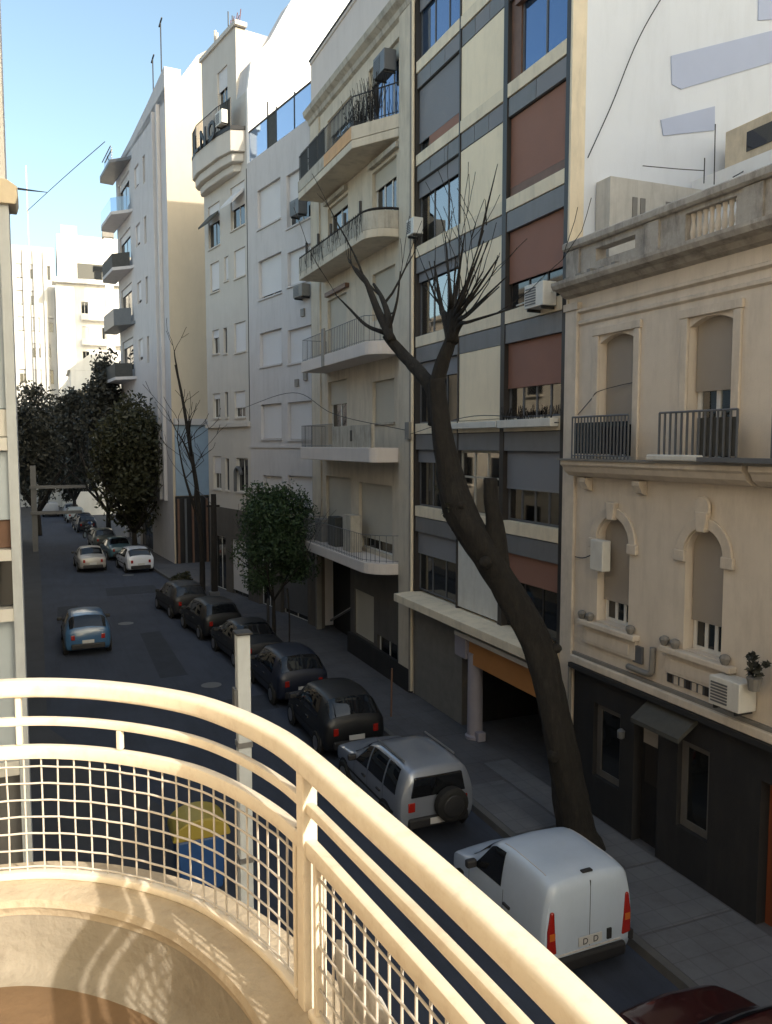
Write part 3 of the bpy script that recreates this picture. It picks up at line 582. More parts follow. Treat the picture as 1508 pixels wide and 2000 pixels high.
railing(Cb, [(1.75, -.02), (1.75, -.95), (8.2, -.95), (8.8, -.3)], 10.7, 11.5, M_irong, .16, .007, .012)
box('rail_post', M_pipe, Cb, 4.2, 4.5, -1.02, -.96, 10.3, 11.6)
b2 = balcony(7.05, 7.5, rplan(1.5, 8.92, 1.0, .25), M_attic)
railing(Cb, [(1.55, -.02), (1.55, -.95), (5.2, -.95)], 7.5, 8.3, M_irong, .12, .007, .012)
box('balcony_parapet', M_beiged, Cb, 5.2, 8.85, -.97, -.86, 7.502, 8.2); box('parapet_vent', M_darkfr, Cb, 7.0, 7.2, -.978, -.971, 7.7, 8.05)
b1 = balcony(3.6, 3.95, rplan(1.3, 8.95, 1.0, .95), M_attic)
railing(Cb, [(1.35, -.02), (1.35, -.95), (8.0, -.95), (8.6, -.6), (8.9, -.05)], 3.95, 4.8, M_irong, .16, .007, .012)
for k in range(3): box('balcony_cabinet', (M_pipe, M_screen, M_beiged)[k], Cb, 2.0 + 1.6 * k, 2.8 + 1.6 * k, -.6, -.2, 3.96, 4.8 + .2 * k)
MB().tube([(WC - .02, -.09, .2), (WC - .02, -.09, 20.0)], .05, 8).build('downpipe', M_pipe, Cb)

# ------------------------------------------------------------------ D: white building
D, WD = building('white_building', (8.9, 38.2), (10, 31.85), 'plain white apartment building with white roller blinds and blue glass roof rail', 'building')
dw = [(1.15, 3.56, 17.2, 18.9, .97), (4.15, 6.4, 16.6, 18.75, .6), (1.17, 3.58, 14.1, 15.8, .9), (4.18, 6.4, 14.2, 15.6, 1.), (1.22, 3.52, 11.1, 12.6, .98), (4.13, 6.4, 11.0, 12.4, .97),
      (1.25, 3.44, 7.85, 9.4, .96), (4.06, 6.38, 7.8, 9.38, .96), (1.4, 3.4, 4.7, 6.2, .8), (4.0, 6.35, 4.7, 6.28, .8), (.8, 2.4, .1, 2.8, 0), (3.2, 5.8, .1, 3.0, .9)]
wall(MB(), 0, WD, 3.6, 20.3, [w[:4] for w in dw[:10]], .22).build('wall', M_white, D); wall(MB(), 0, WD, 0, 3.599, [w[:4] for w in dw[10:]], .22).build('ground_floor_wall', M_shopshade, D)
box('body', M_inner, D, .02, WD - .02, .6, 12, 0, 20.2); box('roof', M_white, D, .0, WD, .002, 12, 20.3, 20.4)
for i, w in enumerate(dw): window(D, *w[:4], y=.19, n=2, shut=min(w[4], .985), sm=M_shutw if i < 10 else M_irong, sill=M_white if i < 10 else None, fw=.06)
gp = [(.1, 2.2), (2.25, 3.1), (3.15, 4.85), (4.9, 6.4)]
for k, (a, b) in enumerate(gp): box('glass_panel', M_glasspale if k != 1 else M_screen, D, a, b, .05, .07, 20.45, 21.7)
for x in (.07, 2.22, 3.12, 4.87, 6.42): box('rail_post', M_iron, D, x - .03, x + .03, .03, .09, 20.4, 21.9 if x != 2.22 else 22.4)
MB().tube([(.05, .06, 21.75), (6.44, .06, 21.75)], .05, 6).build('top_rail', M_iron, D)
ph = MB().prism([(0.3, 20.401), (6.42, 20.401), (6.42, 22.4), (.3, 23.0)], 2.5, 6, 'y'); ph.build('penthouse', M_white, D)
MB().tube([(3.4, 2.0, 20.4), (3.4, 2.0, 23.2)], .02, 5).tube([(3.4, 2.0, 23.2), (4.4, 2.0, 23.15)], .015, 5).build('antenna', M_iron, D)
ac_unit(D, 5.3, -.02, 16.75, .8, .6, .4, M_irong); ac_unit(D, 5.5, -.02, 13.5, .8, .5, .38, M_pipe)
for (x, z) in ((5.7, 10.2), (5.5, 12.8), (4.9, 10.0)): box('vent_box', M_pipe, D, x, x + .3, -.08, -.003, z, z + .3)
box('gutter', M_iron, D, 6.40, 6.44, -.04, -.003, 3, 20.2); box('band', M_white, D, 0, WD, -.05, -.004, 7.45, 7.55)

# ------------------------------------------------------------------ E: cream building with balcony lettering
Eb, WE = building('cream_building', (7.9, 43.6), (8.9, 38.2), 'cream apartment building with a bulging top balcony carrying dark letters', 'building')
ew = [(.56, 2.1, 17.5, 19.6, .4), (3.5, 5.2, 17.8, 19.8, .5), (.72, 1.9, 15.3, 16.75, .9), (2.6, 3.1, 15.6, 16.75, .9), (3.85, 5.15, 15.5, 16.8, .98), (.84, 1.75, 12.2, 13.4, .3), (2.35, 2.8, 12.1, 13.35, .0), (3.74, 5.1, 12.0, 13.4, .95),
      (.76, 1.75, 8.95, 10.2, .2), (2.4, 2.8, 8.95, 10.2, 0), (3.62, 4.95, 8.9, 10.15, .6), (.67, 1.74, 5.3, 7.0, .5), (2.3, 2.8, 5.3, 6.9, 0), (3.74, 5.15, 5.3, 6.95, 0), (.6, 2.2, .1, 2.9, 0), (3, 5, .1, 2.9, .9),
      (2.1, 3.35, 23.8, 25.6, .5)]
wall(MB(), 0, WE, 4.4, 23.6, [w[:4] for w in ew[:-1] if w[2] > 4.4], .2).build('wall', M_cream2, Eb); wall(MB(), 0, WE, 0, 4.399, [w[:4] for w in ew if w[2] < 4], .2).build('ground_floor_wall', M_shopshade, Eb); wall(MB(), 0, 4.4, 23.601, 26.9, [ew[-1][:4]], .2).build('wall', M_cream2, Eb)
box('upper_body', M_cream2, Eb, .02, 4.39, .6, 8, 24.9, 26.85); box('upper_return', M_cream2, Eb, 4.39, 4.4, .003, .6, 23.6, 26.85)
box('body', M_inner, Eb, .02, WE - .02, .6, 12, 0, 23.5)
for i, w in enumerate(ew): window(Eb, *w[:4], y=.12, n=2 if w[1] - w[0] > .8 else 1, shut=w[4], sm=M_shutw, fw=.05, fr=M_frw if i % 3 else M_irong, sill=M_cream2)
for (a, z, w) in ((.5, 18.4, 1.5), (3.5, 18.7, 1.6)):
    MB().prism([(-.02, z + .75), (-.6, z + .1), (-.6, z), (-.02, z + .6)], a + .2, a + w, 'x').build('awning', M_shutw if a > 1 else M_screen, Eb)
bp = [(-.25, .15), (-.4, -.25), (.0, -.6), (1.2, -.82), (3.8, -.78), (5.05, -.6), (5.35, -.003)]
MB().prism([(p[0] * .85 + .3, p[1] * .5) for p in bp], 20.25, 20.6, 'z').build('balcony_corbel', M_cream2, Eb, bevel=.05)
MB().prism([(p[0] * .95 + .1, p[1] * .8) for p in bp], 20.6, 21.0, 'z').build('balcony_corbel', M_cream2, Eb, bevel=.05)
bs = MB().prism(bp, 21.0, 22.0, 'z').build('balcony', M_cream2, Eb, bevel=.03)
MB().prism([(p[0] * 1.01, p[1] * 1.03) for p in bp], 21.95, 22.12, 'z').build('balcony_band', M_iron, Eb)
railing(Eb, [(-.36, -.24), (.02, -.56), (1.2, -.78), (3.8, -.74), (5.0, -.56)], 22.12, 23.3, M_iron, .14, .012, .02)
box('balcony_screen', M_screen, Eb, 3.8, 5.0, -.56, -.52, 22.13, 23.4); ac_unit(Eb, 4.0, -.6, 22.3, .8, .6, .3)
for ch, x in (('L', 1.1), ('N', 1.9), ('O', 3.0)):
    cu = bpy.data.curves.new('letter', 'FONT'); cu.body = ch; cu.size = 1.15; cu.extrude = .03; cu.offset = .02
    to = bpy.data.objects.new('letter_source', cu); COL.objects.link(to)
    dg = bpy.context.evaluated_depsgraph_get(); me = bpy.data.meshes.new_from_object(to.evaluated_get(dg)); bpy.data.objects.remove(to)
    me.materials.clear(); me.materials.append(M_iron)
    lo = bpy.data.objects.new('letter', me); COL.objects.link(lo); lo.parent = Eb; lo.location = (x, -.88, 21.95); lo.rotation_euler = (R(90), 0, 0)
# sloping upper block with its white side wall over the white building's roof
MB().prism([(.003, 20.3), (.003, 23.6), (.2, 24.9), (1.15, 26.1), (2.3, 28.2), (3.1, 29.2), (14, 29.2), (14, 20.3)], WE + .001, WE + .2, 'x').build('side_wall', M_whiteb, Eb)
MB().prism([(.004, 23.6), (.2, 24.85), (1.2, 26.05), (2.35, 28.15), (3.15, 29.15), (13.9, 29.15), (13.9, 23.6)], 4.405, WE, 'x').build('upper_block', M_white, Eb)

box('roof_edge', M_cream2, Eb, -.08, WE - .9, -.1, .5, 26.9, 27.1)
for k, (x, z) in enumerate(((.9, 28.2), (1.15, 28.0), (2.6, 28.4), (3.1, 28.0))):
    MB().tube([(x, .4, 27.0), (x, .4, z)], .07 if k < 2 else .03, 6).build('chimney_pipe', M_cream2 if k < 2 else M_iron, Eb)
at = MB()
for k in range(7): at.tube([(2.4 + k * .2, .5, 27.1 + .25 * (k % 3)), (2.7 + k * .2, .5, 28.0 - .2 * (k % 2))], .02, 4)
at.build('antenna', M_rdoor, Eb)
box('band', M_cream2, Eb, 0, WE, -.14, -.004, 8.45, 8.65)
box('corner_slot', M_iron, Eb, WE - .06, WE - .02, -.02, -.002, 8.7, 20.2)
for (x, z, s) in ((4.05, 6.2, .35),):
    ar = [(x + s * math.cos(t), z + s * .8 * math.sin(t)) for t in np.linspace(math.pi, -.2, 10)]
    MB().tube([(x - s, -.05, z - .9)] + [(p[0], -.05, p[1]) for p in ar], .09, 6).build('waste_pipe', M_irong, Eb)

# ------------------------------------------------------------------ F: far building with curved balconies
Fb, WF = building('balcony_block', (5.75, 69.7), (7.25, 52.3), 'grey block with slab balconies and a yellow sunlit side wall', 'building')
fo = []
for z in (13.2, 17.2, 21.2, 25.2):
    fo += [(1.0, 5.5, z, z + 2.4), (7.5, 9.0, z + .4, z + 1.9), (10.5, 11.2, z, z + 1.8)]
fo += [(1.5, 4.5, 5, 7.4), (6, 9, 5, 7.4), (1.0, 5.0, .1, 3.4), (6.5, 11, .1, 3.4)]
wall(MB(), 0, WF, 0, 29.0, fo, .25).build('wall', M_white, Fb); box('body', M_inner, Fb, .02, WF - .03, .7, 14, 0, 28.9)
for k, w in enumerate(fo): window(Fb, *w, y=.16, n=2 if w[1] - w[0] > 1 else 1, shut=(.2, .8, 0)[k % 3], sm=M_shutw, fr=M_irong)
sw = MB().prism([(0.001, 0), (.001, 28.2), (.7, 29.3), (2.0, 31.2), (3.5, 32.3), (14, 32.3), (14, 0)], WF - .03, WF, 'x'); sw.build('side_wall', M_yell, Fb)['label'] = 'yellow rendered side wall'
for x in (14.3, 15.6): MB().box(x, x + .35, -.22, -.003, 4, 28.5).build('pilaster', M_white, Fb, bevel=.02)
MB().prism([(0, 29.0), (WF - .04, 28.2), (WF - .04, 30.2), (12, 29.8), (6, 29.5), (0, 29.4)], .0, 1.0, 'y').build('roof_parapet', M_white, Fb)
MB().prism([(3.5, 29.45), (9, 29.6), (9, 31.2), (3.5, 31.0)], .8, 5, 'y').build('roof_room', M_irong, Fb)
for i, z in enumerate((12.4, 16.4, 20.4, 24.4, 28.1)):
    pl_ = [(-.6, 0), (-.5, -.15), (-.35, -1.15), (.6, -1.3), (4.9, -1.25), (6.1, -.2), (6.6, -.003), (-.6, -.003)]
    MB().prism(pl_[1:-1], z, z + .22, 'z').build('balcony_slab', M_irong if i in (1, 4) else M_white, Fb)  # grey slabs stand in for shade on the balcony undersides
    if i < 4:
        pp = pl_[1:-2]; mb = MB()
        for a, b in zip(pp[:-1], pp[1:]): mb.quad((a[0], a[1], z + .22), (b[0], b[1], z + .22), (b[0], b[1], z + 1.2), (a[0], a[1], z + 1.2))
        mb.build('balcony_front', (M_screen, M_irong, M_screen, M_glassb)[i], Fb)  # dark fronts imitate the balconies' shade by colour
box('glass_shelter', M_glassb, Fb, .2, 3.8, -.9, -.86, 28.35, 29.6); MB().tube([(.0, -1.0, 29.6), (4, -1.0, 29.6)], .04, 5).build('top_rail', M_iron, Fb)
for (x, z) in ((12, 33), (14.5, 34.2)): MB().tube([(x, .5, 29.5), (x, .5, z)], .04, 5).tube([(x - .4, .5, z - .2), (x + .4, .5, z)], .05, 5).build('antenna', M_iron, Fb)
sg = box('blue_siding', M_bluesid, Fb, WF + .003, WF + .14, .15, 3.0, 4.4, 8.8); sg['label'] = 'pale blue metal siding'
box('siding_band', M_white, Fb, WF + .003, WF + .3, .1, 3.2, 8.82, 9.2); box('shop_front', M_black, Fb, WF + .002, WF + .1, .1, 3.0, 0.1, 4.35)
for k in range(6): box('shop_post', M_irong if k % 2 else M_brownd, Fb, WF + .11, WF + .2, .2 + .45 * k, .32 + .45 * k, .1, 4.2)

# ------------------------------------------------------------------ left side: neighbour with white fin, and the row beyond
M_paleb = mat('pale_blue_cladding', (.46, .53, .60), .6, var=.1, vscale=1.5, stain=(.3, .34, .38), samt=.3)
Nb = empty('white_neighbour_building', (-.3, 9.0, 0)); tag(Nb, 'white corner fin and ledges of the neighbouring building at the left picture edge', 'building')
box('corner_fin', M_pole, Nb, -.055, .035, .0, .35, 0, 9.93)
MB().prism([(-.2, 9.93), (.1, 9.93), (.12, 10.0), (.12, 10.1), (.03, 10.16), (-.2, 10.16)], -.06, .36, 'y').build('capital', M_creamband, Nb, bevel=.01)
box('upper_corner', M_whiteb, Nb, -.9, .015, .0, .5, 10.165, 20)
for (z0, z1, m, y) in ((0, 4.2, M_grey, .25), (4.2, 4.35, M_frw, .03), (4.36, 5.8, M_paleb, .2), (5.81, 5.94, M_frw, .02), (5.95, 6.42, M_glass, .15), (6.43, 6.54, M_frw, .02), (6.55, 6.83, M_brownd, .16), (6.84, 7.53, M_paleb, .12), (7.54, 7.67, M_frw, .02), (7.68, 7.95, M_frw, .1), (7.96, 9.92, M_paleb, .14)):
    box('ledge' if z1 - z0 < .2 else 'wall_panel', m, Nb, -.7, -.058, y, 2.0, z0, z1)
wall_l = MB()
for k in range(6):
    for z in range(4):
        y = 1.0 + k * 3.0; zz = .9 + z * 2.9
        f = box('window', M_glassblue if (k + z) % 3 else M_shutw, Nb, -.63, -.605, y, y + 1.7, zz, zz + 1.6); box('sill', M_frw, f, -.63, -.56, y - .05, y + 1.75, zz - .1, zz - .01)
box('street_wall', M_bluesid, Nb, -9, -.631, .4, 20, 0, 9.92); box('street_wall', M_whiteb, Nb, -9, -.635, .41, 20, 9.93, 14)
def plain_block(name, label, x0, x1, y0, y1, h, m, face, nwin=(5, 6), side=None):
    """street-row block whose street face (at x0 or x1) carries recessed windows"""
    e = empty(name, ((x0 + x1) / 2, (y0 + y1) / 2, 0)); tag(e, label, 'building')
    a, b, c, d = x0 - (x0 + x1) / 2, x1 - (x0 + x1) / 2, y0 - (y0 + y1) / 2, y1 - (y0 + y1) / 2
    box('wall', m, e, a, b, c, d, 0, h); box('cornice', m, e, a - .15, b + .15, c - .001, d + .001, h, h + .25)
    xs = b if face > 0 else a
    for i in range(nwin[0]):
        for k in range(nwin[1]):
            y = c + (d - c) * (i + .3) / nwin[0]; z = .8 + (h - 1.2) * k / nwin[1]
            f = MB().box(xs - .02, xs + .02, y, y + 1.3, z, z + 1.5).build('window', M_glass, e); box('sill', m, f, xs - .1, xs + .1, y - .05, y + 1.35, z - .1, z - .005)
    return e
plain_block('left_row_building', 'shaded beige building far down the left side of the street', -12, -1.6, 29.2, 46, 15, M_beige, 1)
plain_block('left_row_building', 'grey building at the far left end of the street behind trees', -13, -2.4, 46.2, 70, 15, M_white, 1)
# unseen right-side blocks, added and sized to shade the road and white wall
plain_block('right_shade_block', 'unseen block added for shade beside the old house beyond the right picture edge', 10, 14, -3, 4.98, 19.0, M_cream2, -1)
plain_block('right_shade_block', 'unseen taller block added for shade further behind the camera on the right side', 10, 30, -19.4, -3.02, 28.5, M_white, -1)
plain_block('right_shade_block', 'unseen low block added far behind the camera on the right side', 10, 26, -60, -19.5, 12, M_beige, -1)

# ------------------------------------------------------------------ far end of the street, in full sun
def far_block(name, label, x0, x1, y, z1, m, cols, rows, dark=.5, bands=True):
    e = empty(name, (x0, y, 0)); tag(e, label, 'building'); W = x1 - x0
    ops = []
    for i in range(cols):
        for k in range(rows):
            if random.random() < .85:
                a = W * (i + .22) / cols; z = 2 + (z1 - 3) * k / rows; ops.append((a, a + W / cols * random.choice((.35, .5, .6)), z + .6, z + .6 + (z1 - 3) / rows * .55))
    wall(MB(), 0, W, 0, z1, ops, .4).build('wall', m, e); box('body', M_inner, e, .02, W - .02, .9, 12, 0, z1 - .02); box('roof', m, e, 0, W, .01, 12, z1, z1 + .3)
    for o in ops: window(e, *o, y=.2, n=2, shut=random.choice((0, .3, .9)), sm=M_far2, fr=M_far2)
    for s in (.0, W): box('side_wall', m, e, s - .01, s + .01, .01, 12, 0, z1 - .01)
    if bands:
        for k in range(rows): box('balcony_band', m, e, W * .3, W, -.9, -.003, 2 + (z1 - 3) * k / rows, 2.7 + (z1 - 3) * k / rows)
    return e
f1 = far_block('far_building', 'tall ribbed pale building at the street end, leftmost behind the trees', -9, 1.55, 107, 30.5, M_far2, 7, 9, bands=False)
for k in range(9): box('rib', M_far2 if k % 2 else M_far, f1, .4 + k * 1.12, .75 + k * 1.12, -.4, -.003, 2, 30.4)
f2 = far_block('far_building', 'bright white balconied building closing the street end', 1.6, 10.5, 104, 26.0, M_far, 4, 8)
box('setback', M_far, f2, .3, 8.8, 2.5, 11, 26.31, 32.4); box('setback_window', M_glass, f2, 2.5, 5.5, 2.47, 2.5, 27.4, 29.2); box('cornice', M_far, f2, -.4, 9.2, -.7, 2, 26.31, 26.8)
box('roof_hut', M_far2, f2, .8, 2.6, 3, 6, 32.41, 33.6)
MB().tube([(6, 4, 32.4), (6, 4, 35)], .06, 5).tube([(5.6, 4, 34.8), (8.2, 4, 34.2)], .05, 5).build('antenna', M_iron, f2)
f3 = far_block('far_building', 'small cream house with gabled top below the white building', 2.6, 8.0, 92, 15.0, M_far, 2, 4, bands=False)
MB().prism([(-.3, 15.31), (5.7, 15.31), (2.7, 17.6)], .0, 9, 'y').build('gable', M_far, f3)
ch = empty('concrete_chimney', (7.0, 97, 0)); tag(ch, 'tall slim grey chimney column in front of the white far building', 'chimney')
MB().box(-.45, .45, -.45, .45, 0, 30.2).build('shaft', M_far2, ch); MB().box(-.6, .6, -.6, .6, 30.21, 30.8).build('cap', M_pipe, ch)
far_block('far_building', 'pale building right of the street end behind the grey block', 10.6, 24, 110, 24, M_far2, 5, 7)
far_block('far_building', 'pale building left of the street end behind the left row', -26, -9.1, 100, 24, M_far, 6, 7)

# ------------------------------------------------------------------ trees
def branch(mb, p, d, L, r, depth, spread=.5, up=.15, n=5, kids=3, minr=.006, shrink=.62, taper=.45):
    pts = [Vector(p)]; d = Vector(d).normalized()
    for i in range(n):
        d = (d + Vector((random.gauss(0, .09), random.gauss(0, .09), random.gauss(0, .06) + up * .25))).normalized(); pts.append(pts[-1] + d * L / n)
    rad = [max(r * (1 - (1 - taper) * i / n), minr) for i in range(n + 1)]
    mb.tube(pts, rad, 8 if r > .04 else 5, cap=True, jitter=.06 if r > .05 else 0)
    if depth > 0:
        for k in range(kids):
            i = n if k == 0 else random.randint(max(1, n - 3), n)
            q = d + Vector((random.gauss(0, spread), random.gauss(0, spread), random.uniform(-.1, .5) * spread + up))
            branch(mb, pts[i], q, L * random.uniform(.55, .85), rad[i] * random.uniform(.55, .8), depth - 1, spread, up, n, kids, minr)
def leaves(center, rad, n, size, clumps, m, parent, name='crown', flat=1.0, edge=.75):
    rng = np.random.default_rng(random.randint(0, 10**6)); c = np.array(center); rad = np.array(rad)
    cc = rng.normal(size=(clumps, 3)); cc /= np.linalg.norm(cc, axis=1)[:, None]; cc = cc * (rng.uniform(.25, 1, (clumps, 1)) ** .5) * rad * edge
    cr = rng.uniform(.16, .34, clumps) * rad.mean()
    idx = rng.integers(0, clumps, n); g = rng.normal(size=(n, 3)); g /= np.linalg.norm(g, axis=1)[:, None]
    P = c + cc[idx] + g * (rng.uniform(.1, 1.15, (n, 1)) ** .6) * cr[idx][:, None]
    a = rng.normal(size=(n, 3)); a[:, 2] *= flat; a /= np.linalg.norm(a, axis=1)[:, None]; b = np.cross(a, rng.normal(size=(n, 3))); b /= np.linalg.norm(b, axis=1)[:, None]
    s = size * rng.uniform(.6, 1.3, (n, 1)); V = np.stack([P - a * s, P + b * s * .45, P + a * s, P - b * s * .45], 1).reshape(-1, 3)
    me = bpy.data.meshes.new(name); me.from_pydata(V.tolist(), [], np.arange(4 * n).reshape(-1, 4).tolist()); me.materials.append(m)
    o = bpy.data.objects.new(name, me); COL.objects.link(o); o.parent = parent; return o
# the big pruned street tree, leaning over the road
bt = empty('pruned_tree', (9.0, 12.38, .13)); tag(bt, 'large leaning bare street tree with pruned stubs behind the white van', 'tree')
O = Vector((9.0, 12.38, .13))
tr = [(9.04, 12.30, -.05), (8.98, 12.36, .5), (8.86, 12.44, 1.2), (8.70, 12.53, 2.06), (8.56, 12.72, 3.0), (8.40, 12.96, 3.93), (8.02, 13.34, 4.87), (7.55, 13.65, 5.74), (7.28, 14.0, 6.45), (7.08, 14.15, 7.4), (6.98, 14.22, 8.2), (6.93, 14.24, 8.85)]
tp = [p - O for p in spline(tr, 5)]
rr_ = [float(x) for x in np.interp(np.linspace(0, 1, len(tp)), [0, .06, .2, .45, .62, .72, .8, .9, 1], [.60, .38, .29, .28, .275, .31, .23, .19, .15])]
def lumpy(path, rad, n=26, seed=0):
    P = path; m_ = MB(); vs = []; fs = []; a = Vector((1, 0, 0)); acc_ = 0
    for i, p in enumerate(P):
        t = (P[min(i + 1, len(P) - 1)] - P[max(i - 1, 0)]).normalized(); a = (a - t * a.dot(t)).normalized(); b = t.cross(a); acc_ += (P[i] - P[max(i - 1, 0)]).length
        for k in range(n):
            th = 2 * math.pi * k / n; z = acc_
            w = 1 + .07 * math.sin(3 * th + z * 1.1 + seed) + .05 * math.sin(2 * th - z * 2.3) + .03 * math.sin(7 * th + z * 3.7 + seed) + .025 * math.sin(11 * th - z * 6) + random.uniform(-.012, .012)
            vs.append(p + a * (math.cos(th) * rad[i] * w) + b * (math.sin(th) * rad[i] * w))
    for i in range(len(P) - 1):
        for k in range(n): fs.append((i * n + k, i * n + (k + 1) % n, (i + 1) * n + (k + 1) % n, (i + 1) * n + k))
    fs.append(tuple(range(n))); fs.append(tuple((len(P) - 1) * n + k for k in range(n))); return m_.add(vs, fs)
tp2 = [tp[0]]
for a_, b_ in zip(tp[:-1], tp[1:]): tp2 += [a_.lerp(b_, .5), b_]
lumpy(tp2, [float(x) for x in np.interp(np.linspace(0, 1, len(tp2)), np.linspace(0, 1, len(rr_)), rr_)]).build('trunk', M_bark, bt, smooth=True)
for (q, off, r) in ((14, (-.24, -.12, 0), .12), (24, (.2, -.2, .05), .1), (33, (-.2, -.2, 0), .13), (40, (-.05, -.24, 0), .09)):   # healed branch knots
    c_ = tp[q] + Vector(off); MB().tube([c_, c_ + Vector(off) * .35, c_ + Vector(off) * .5], [r, r * .85, r * .4], 9, jitter=.12).build('knot', M_bark, bt, smooth=True)
m = MB(); st = spline([(7.86, 13.5, 5.2), (7.84, 13.52, 6.0), (7.76, 13.55, 6.55), (7.74, 13.55, 6.95)], 4); m.tube([p - O for p in st], [.26, .24, .22, .2, .185, .17, .155, .145, .14, .135, .13, .13, .13], 12, jitter=.04); m.build('pruned_stub', M_bark, bt, smooth=True)
m = MB(); m.tube([Vector((7.74, 13.55, 6.95)) - O, Vector((7.74, 13.55, 6.97)) - O], .12, 12); m.build('cut_face', M_cut, bt)
def limb(pts, r0, r1, nm='limb', kids=0):
    P = spline(pts, 5); n = len(P); m = MB(); rad = [r0 + (r1 - r0) * i / (n - 1) for i in range(n)]
    m.tube([p - O for p in P], rad, 9, jitter=.05)
    for k in range(kids):
        i = random.randint(n // 2, n - 1); d = (P[i] - P[max(0, i - 2)]).normalized() + Vector((random.gauss(0, .35), random.gauss(0, .35), random.uniform(.1, .5)))
        branch(m, P[i] - O, d, random.uniform(.7, 1.6), rad[i] * .55, 1, .4, .2, 4, 2, .006)
    m.build(nm, M_bark, bt, smooth=True)
# left main limb then its two uprights, right main limb then a broom of shoots
def atp(u, v, x):   # world point of a sketch coordinate on the vertical plane x
    f, cx, cy = 1600., 754., 1000.; p, y = R(4.716), R(22.47)
    fh = Vector((math.sin(y), math.cos(y), 0)); r = Vector((math.cos(y), -math.sin(y), 0))
    d = r * ((u - cx) / f) + (fh * math.sin(p) + Vector((0, 0, math.cos(p)))) * (-(v - cy) / f) + fh * math.cos(p) - Vector((0, 0, math.sin(p)))
    return Vector((0, 0, H)) + d * (x / d.x)
limb([atp(852, 830, 7.0), atp(846, 765, 6.95), atp(820, 728, 6.85), atp(785, 690, 6.7), atp(755, 655, 6.5)], .17, .10)
limb([atp(765, 665, 6.52), atp(735, 600, 6.4), atp(715, 550, 6.3), atp(695, 525, 6.2)], .10, .035, kids=2)
limb([atp(760, 660, 6.5), atp(757, 615, 6.55), atp(745, 580, 6.6), atp(730, 555, 6.6)], .09, .03, kids=2)
limb([atp(750, 650, 6.5), atp(715, 635, 6.3), atp(680, 600, 6.1), atp(655, 575, 6.0)], .05, .012, kids=1)
limb([atp(758, 650, 6.5), atp(775, 590, 6.6), atp(782, 530, 6.7)], .04, .012, kids=1)
limb([atp(856, 830, 7.0), atp(850, 770, 6.95), atp(862, 715, 7.0), atp(878, 670, 7.1), atp(888, 640, 7.15)], .18, .10)
for (u1, v1, u2, v2, r) in ((862, 600, 848, 510, .115), (880, 575, 870, 470, .085), (890, 575, 908, 455, .09), (900, 590, 945, 470, .085), (908, 600, 975, 500, .075), (914, 612, 990, 540, .065), (918, 628, 1010, 600, .06), (885, 600, 890, 500, .05), (900, 585, 945, 450, .045), (893, 590, 925, 520, .04), (915, 615, 975, 560, .035), (870, 610, 830, 560, .035), (866, 620, 838, 510, .03), (905, 590, 955, 470, .03), (900, 600, 940, 545, .03)):
    x = 7.15 + random.uniform(-.25, .3); limb([atp(884, 668, 7.12), atp((u1 + 880) / 2, (v1 + 640) / 2, 7.15), atp(u1, v1, x), atp(u2, v2, x + random.uniform(-.15, .2))], r * 1.12, .010, 'shoot', kids=1)
limb([atp(935, 480, 7.3), atp(948, 420, 7.35), atp(960, 370, 7.4), atp(972, 320, 7.4)], .025, .006, 'shoot', kids=0)
limb([atp(950, 440, 7.35), atp(948, 390, 7.3)], .014, .005, 'shoot')
iv = leaves((-1.75, 1.75, 6.3), (.42, .42, .6), 260, .06, 20, M_leafo, bt, 'ivy')

def leafy_tree(name, label, x, y, h, crown, trunk_h, r, n, size, m, clumps=40, group=None, lean=(0, 0)):
    e = empty(name, (x, y, .13)); tag(e, label, 'tree', group); mb = MB()
    mb.tube(spline([(0, 0, -.1), (lean[0] * .4, lean[1] * .4, trunk_h * .5), (lean[0], lean[1], trunk_h)], 4), [r * (1 - .35 * k / 8) for k in range(9)], 10, jitter=.05)
    for k in range(5):
        a = k * 1.3; branch(mb, (lean[0], lean[1], trunk_h * .96), (math.cos(a) * .7, math.sin(a) * .7, 1), (h - trunk_h) * .45, r * .5, 2, .45, .1, 4, 2)
    mb.build('trunk', M_barkd, e, smooth=True)
    leaves((lean[0], lean[1], (trunk_h + h) / 2 + .1), crown, n, size, clumps, m, e); return e
leafy_tree('street_tree', 'leafy bright green street tree in front of the beige building', 7.95, 30.6, 6.1, (2.0, 1.8, 2.75), 1.5, .09, 21000, .075, M_leaf, 48)
pt = empty('sapling', (7.9, 28.3, .13)); tag(pt, 'thin bare sapling stem on the pavement beside the green tree', 'sapling'); MB().tube(spline([(0, 0, -.05), (.03, 0, 1.2), (-.03, .02, 2.3)], 4), .03, 6).build('stem', M_barkd, pt)
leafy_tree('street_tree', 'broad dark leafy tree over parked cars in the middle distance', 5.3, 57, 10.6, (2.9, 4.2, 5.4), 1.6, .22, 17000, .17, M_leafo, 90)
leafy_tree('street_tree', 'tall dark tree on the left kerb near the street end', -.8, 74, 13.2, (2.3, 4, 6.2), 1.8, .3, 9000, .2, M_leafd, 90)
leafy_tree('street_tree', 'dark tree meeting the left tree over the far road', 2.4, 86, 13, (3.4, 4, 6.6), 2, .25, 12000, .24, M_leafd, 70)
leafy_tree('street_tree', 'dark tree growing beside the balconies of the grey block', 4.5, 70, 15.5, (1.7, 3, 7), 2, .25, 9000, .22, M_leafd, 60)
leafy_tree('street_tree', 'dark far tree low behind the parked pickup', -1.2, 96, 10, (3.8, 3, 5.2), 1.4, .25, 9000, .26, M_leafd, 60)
leafy_tree('street_tree', 'dark bushy tree closing the road below the gabled house', 3.6, 96, 9, (4.2, 3, 5.0), 1.4, .25, 9000, .26, M_leafd, 60)
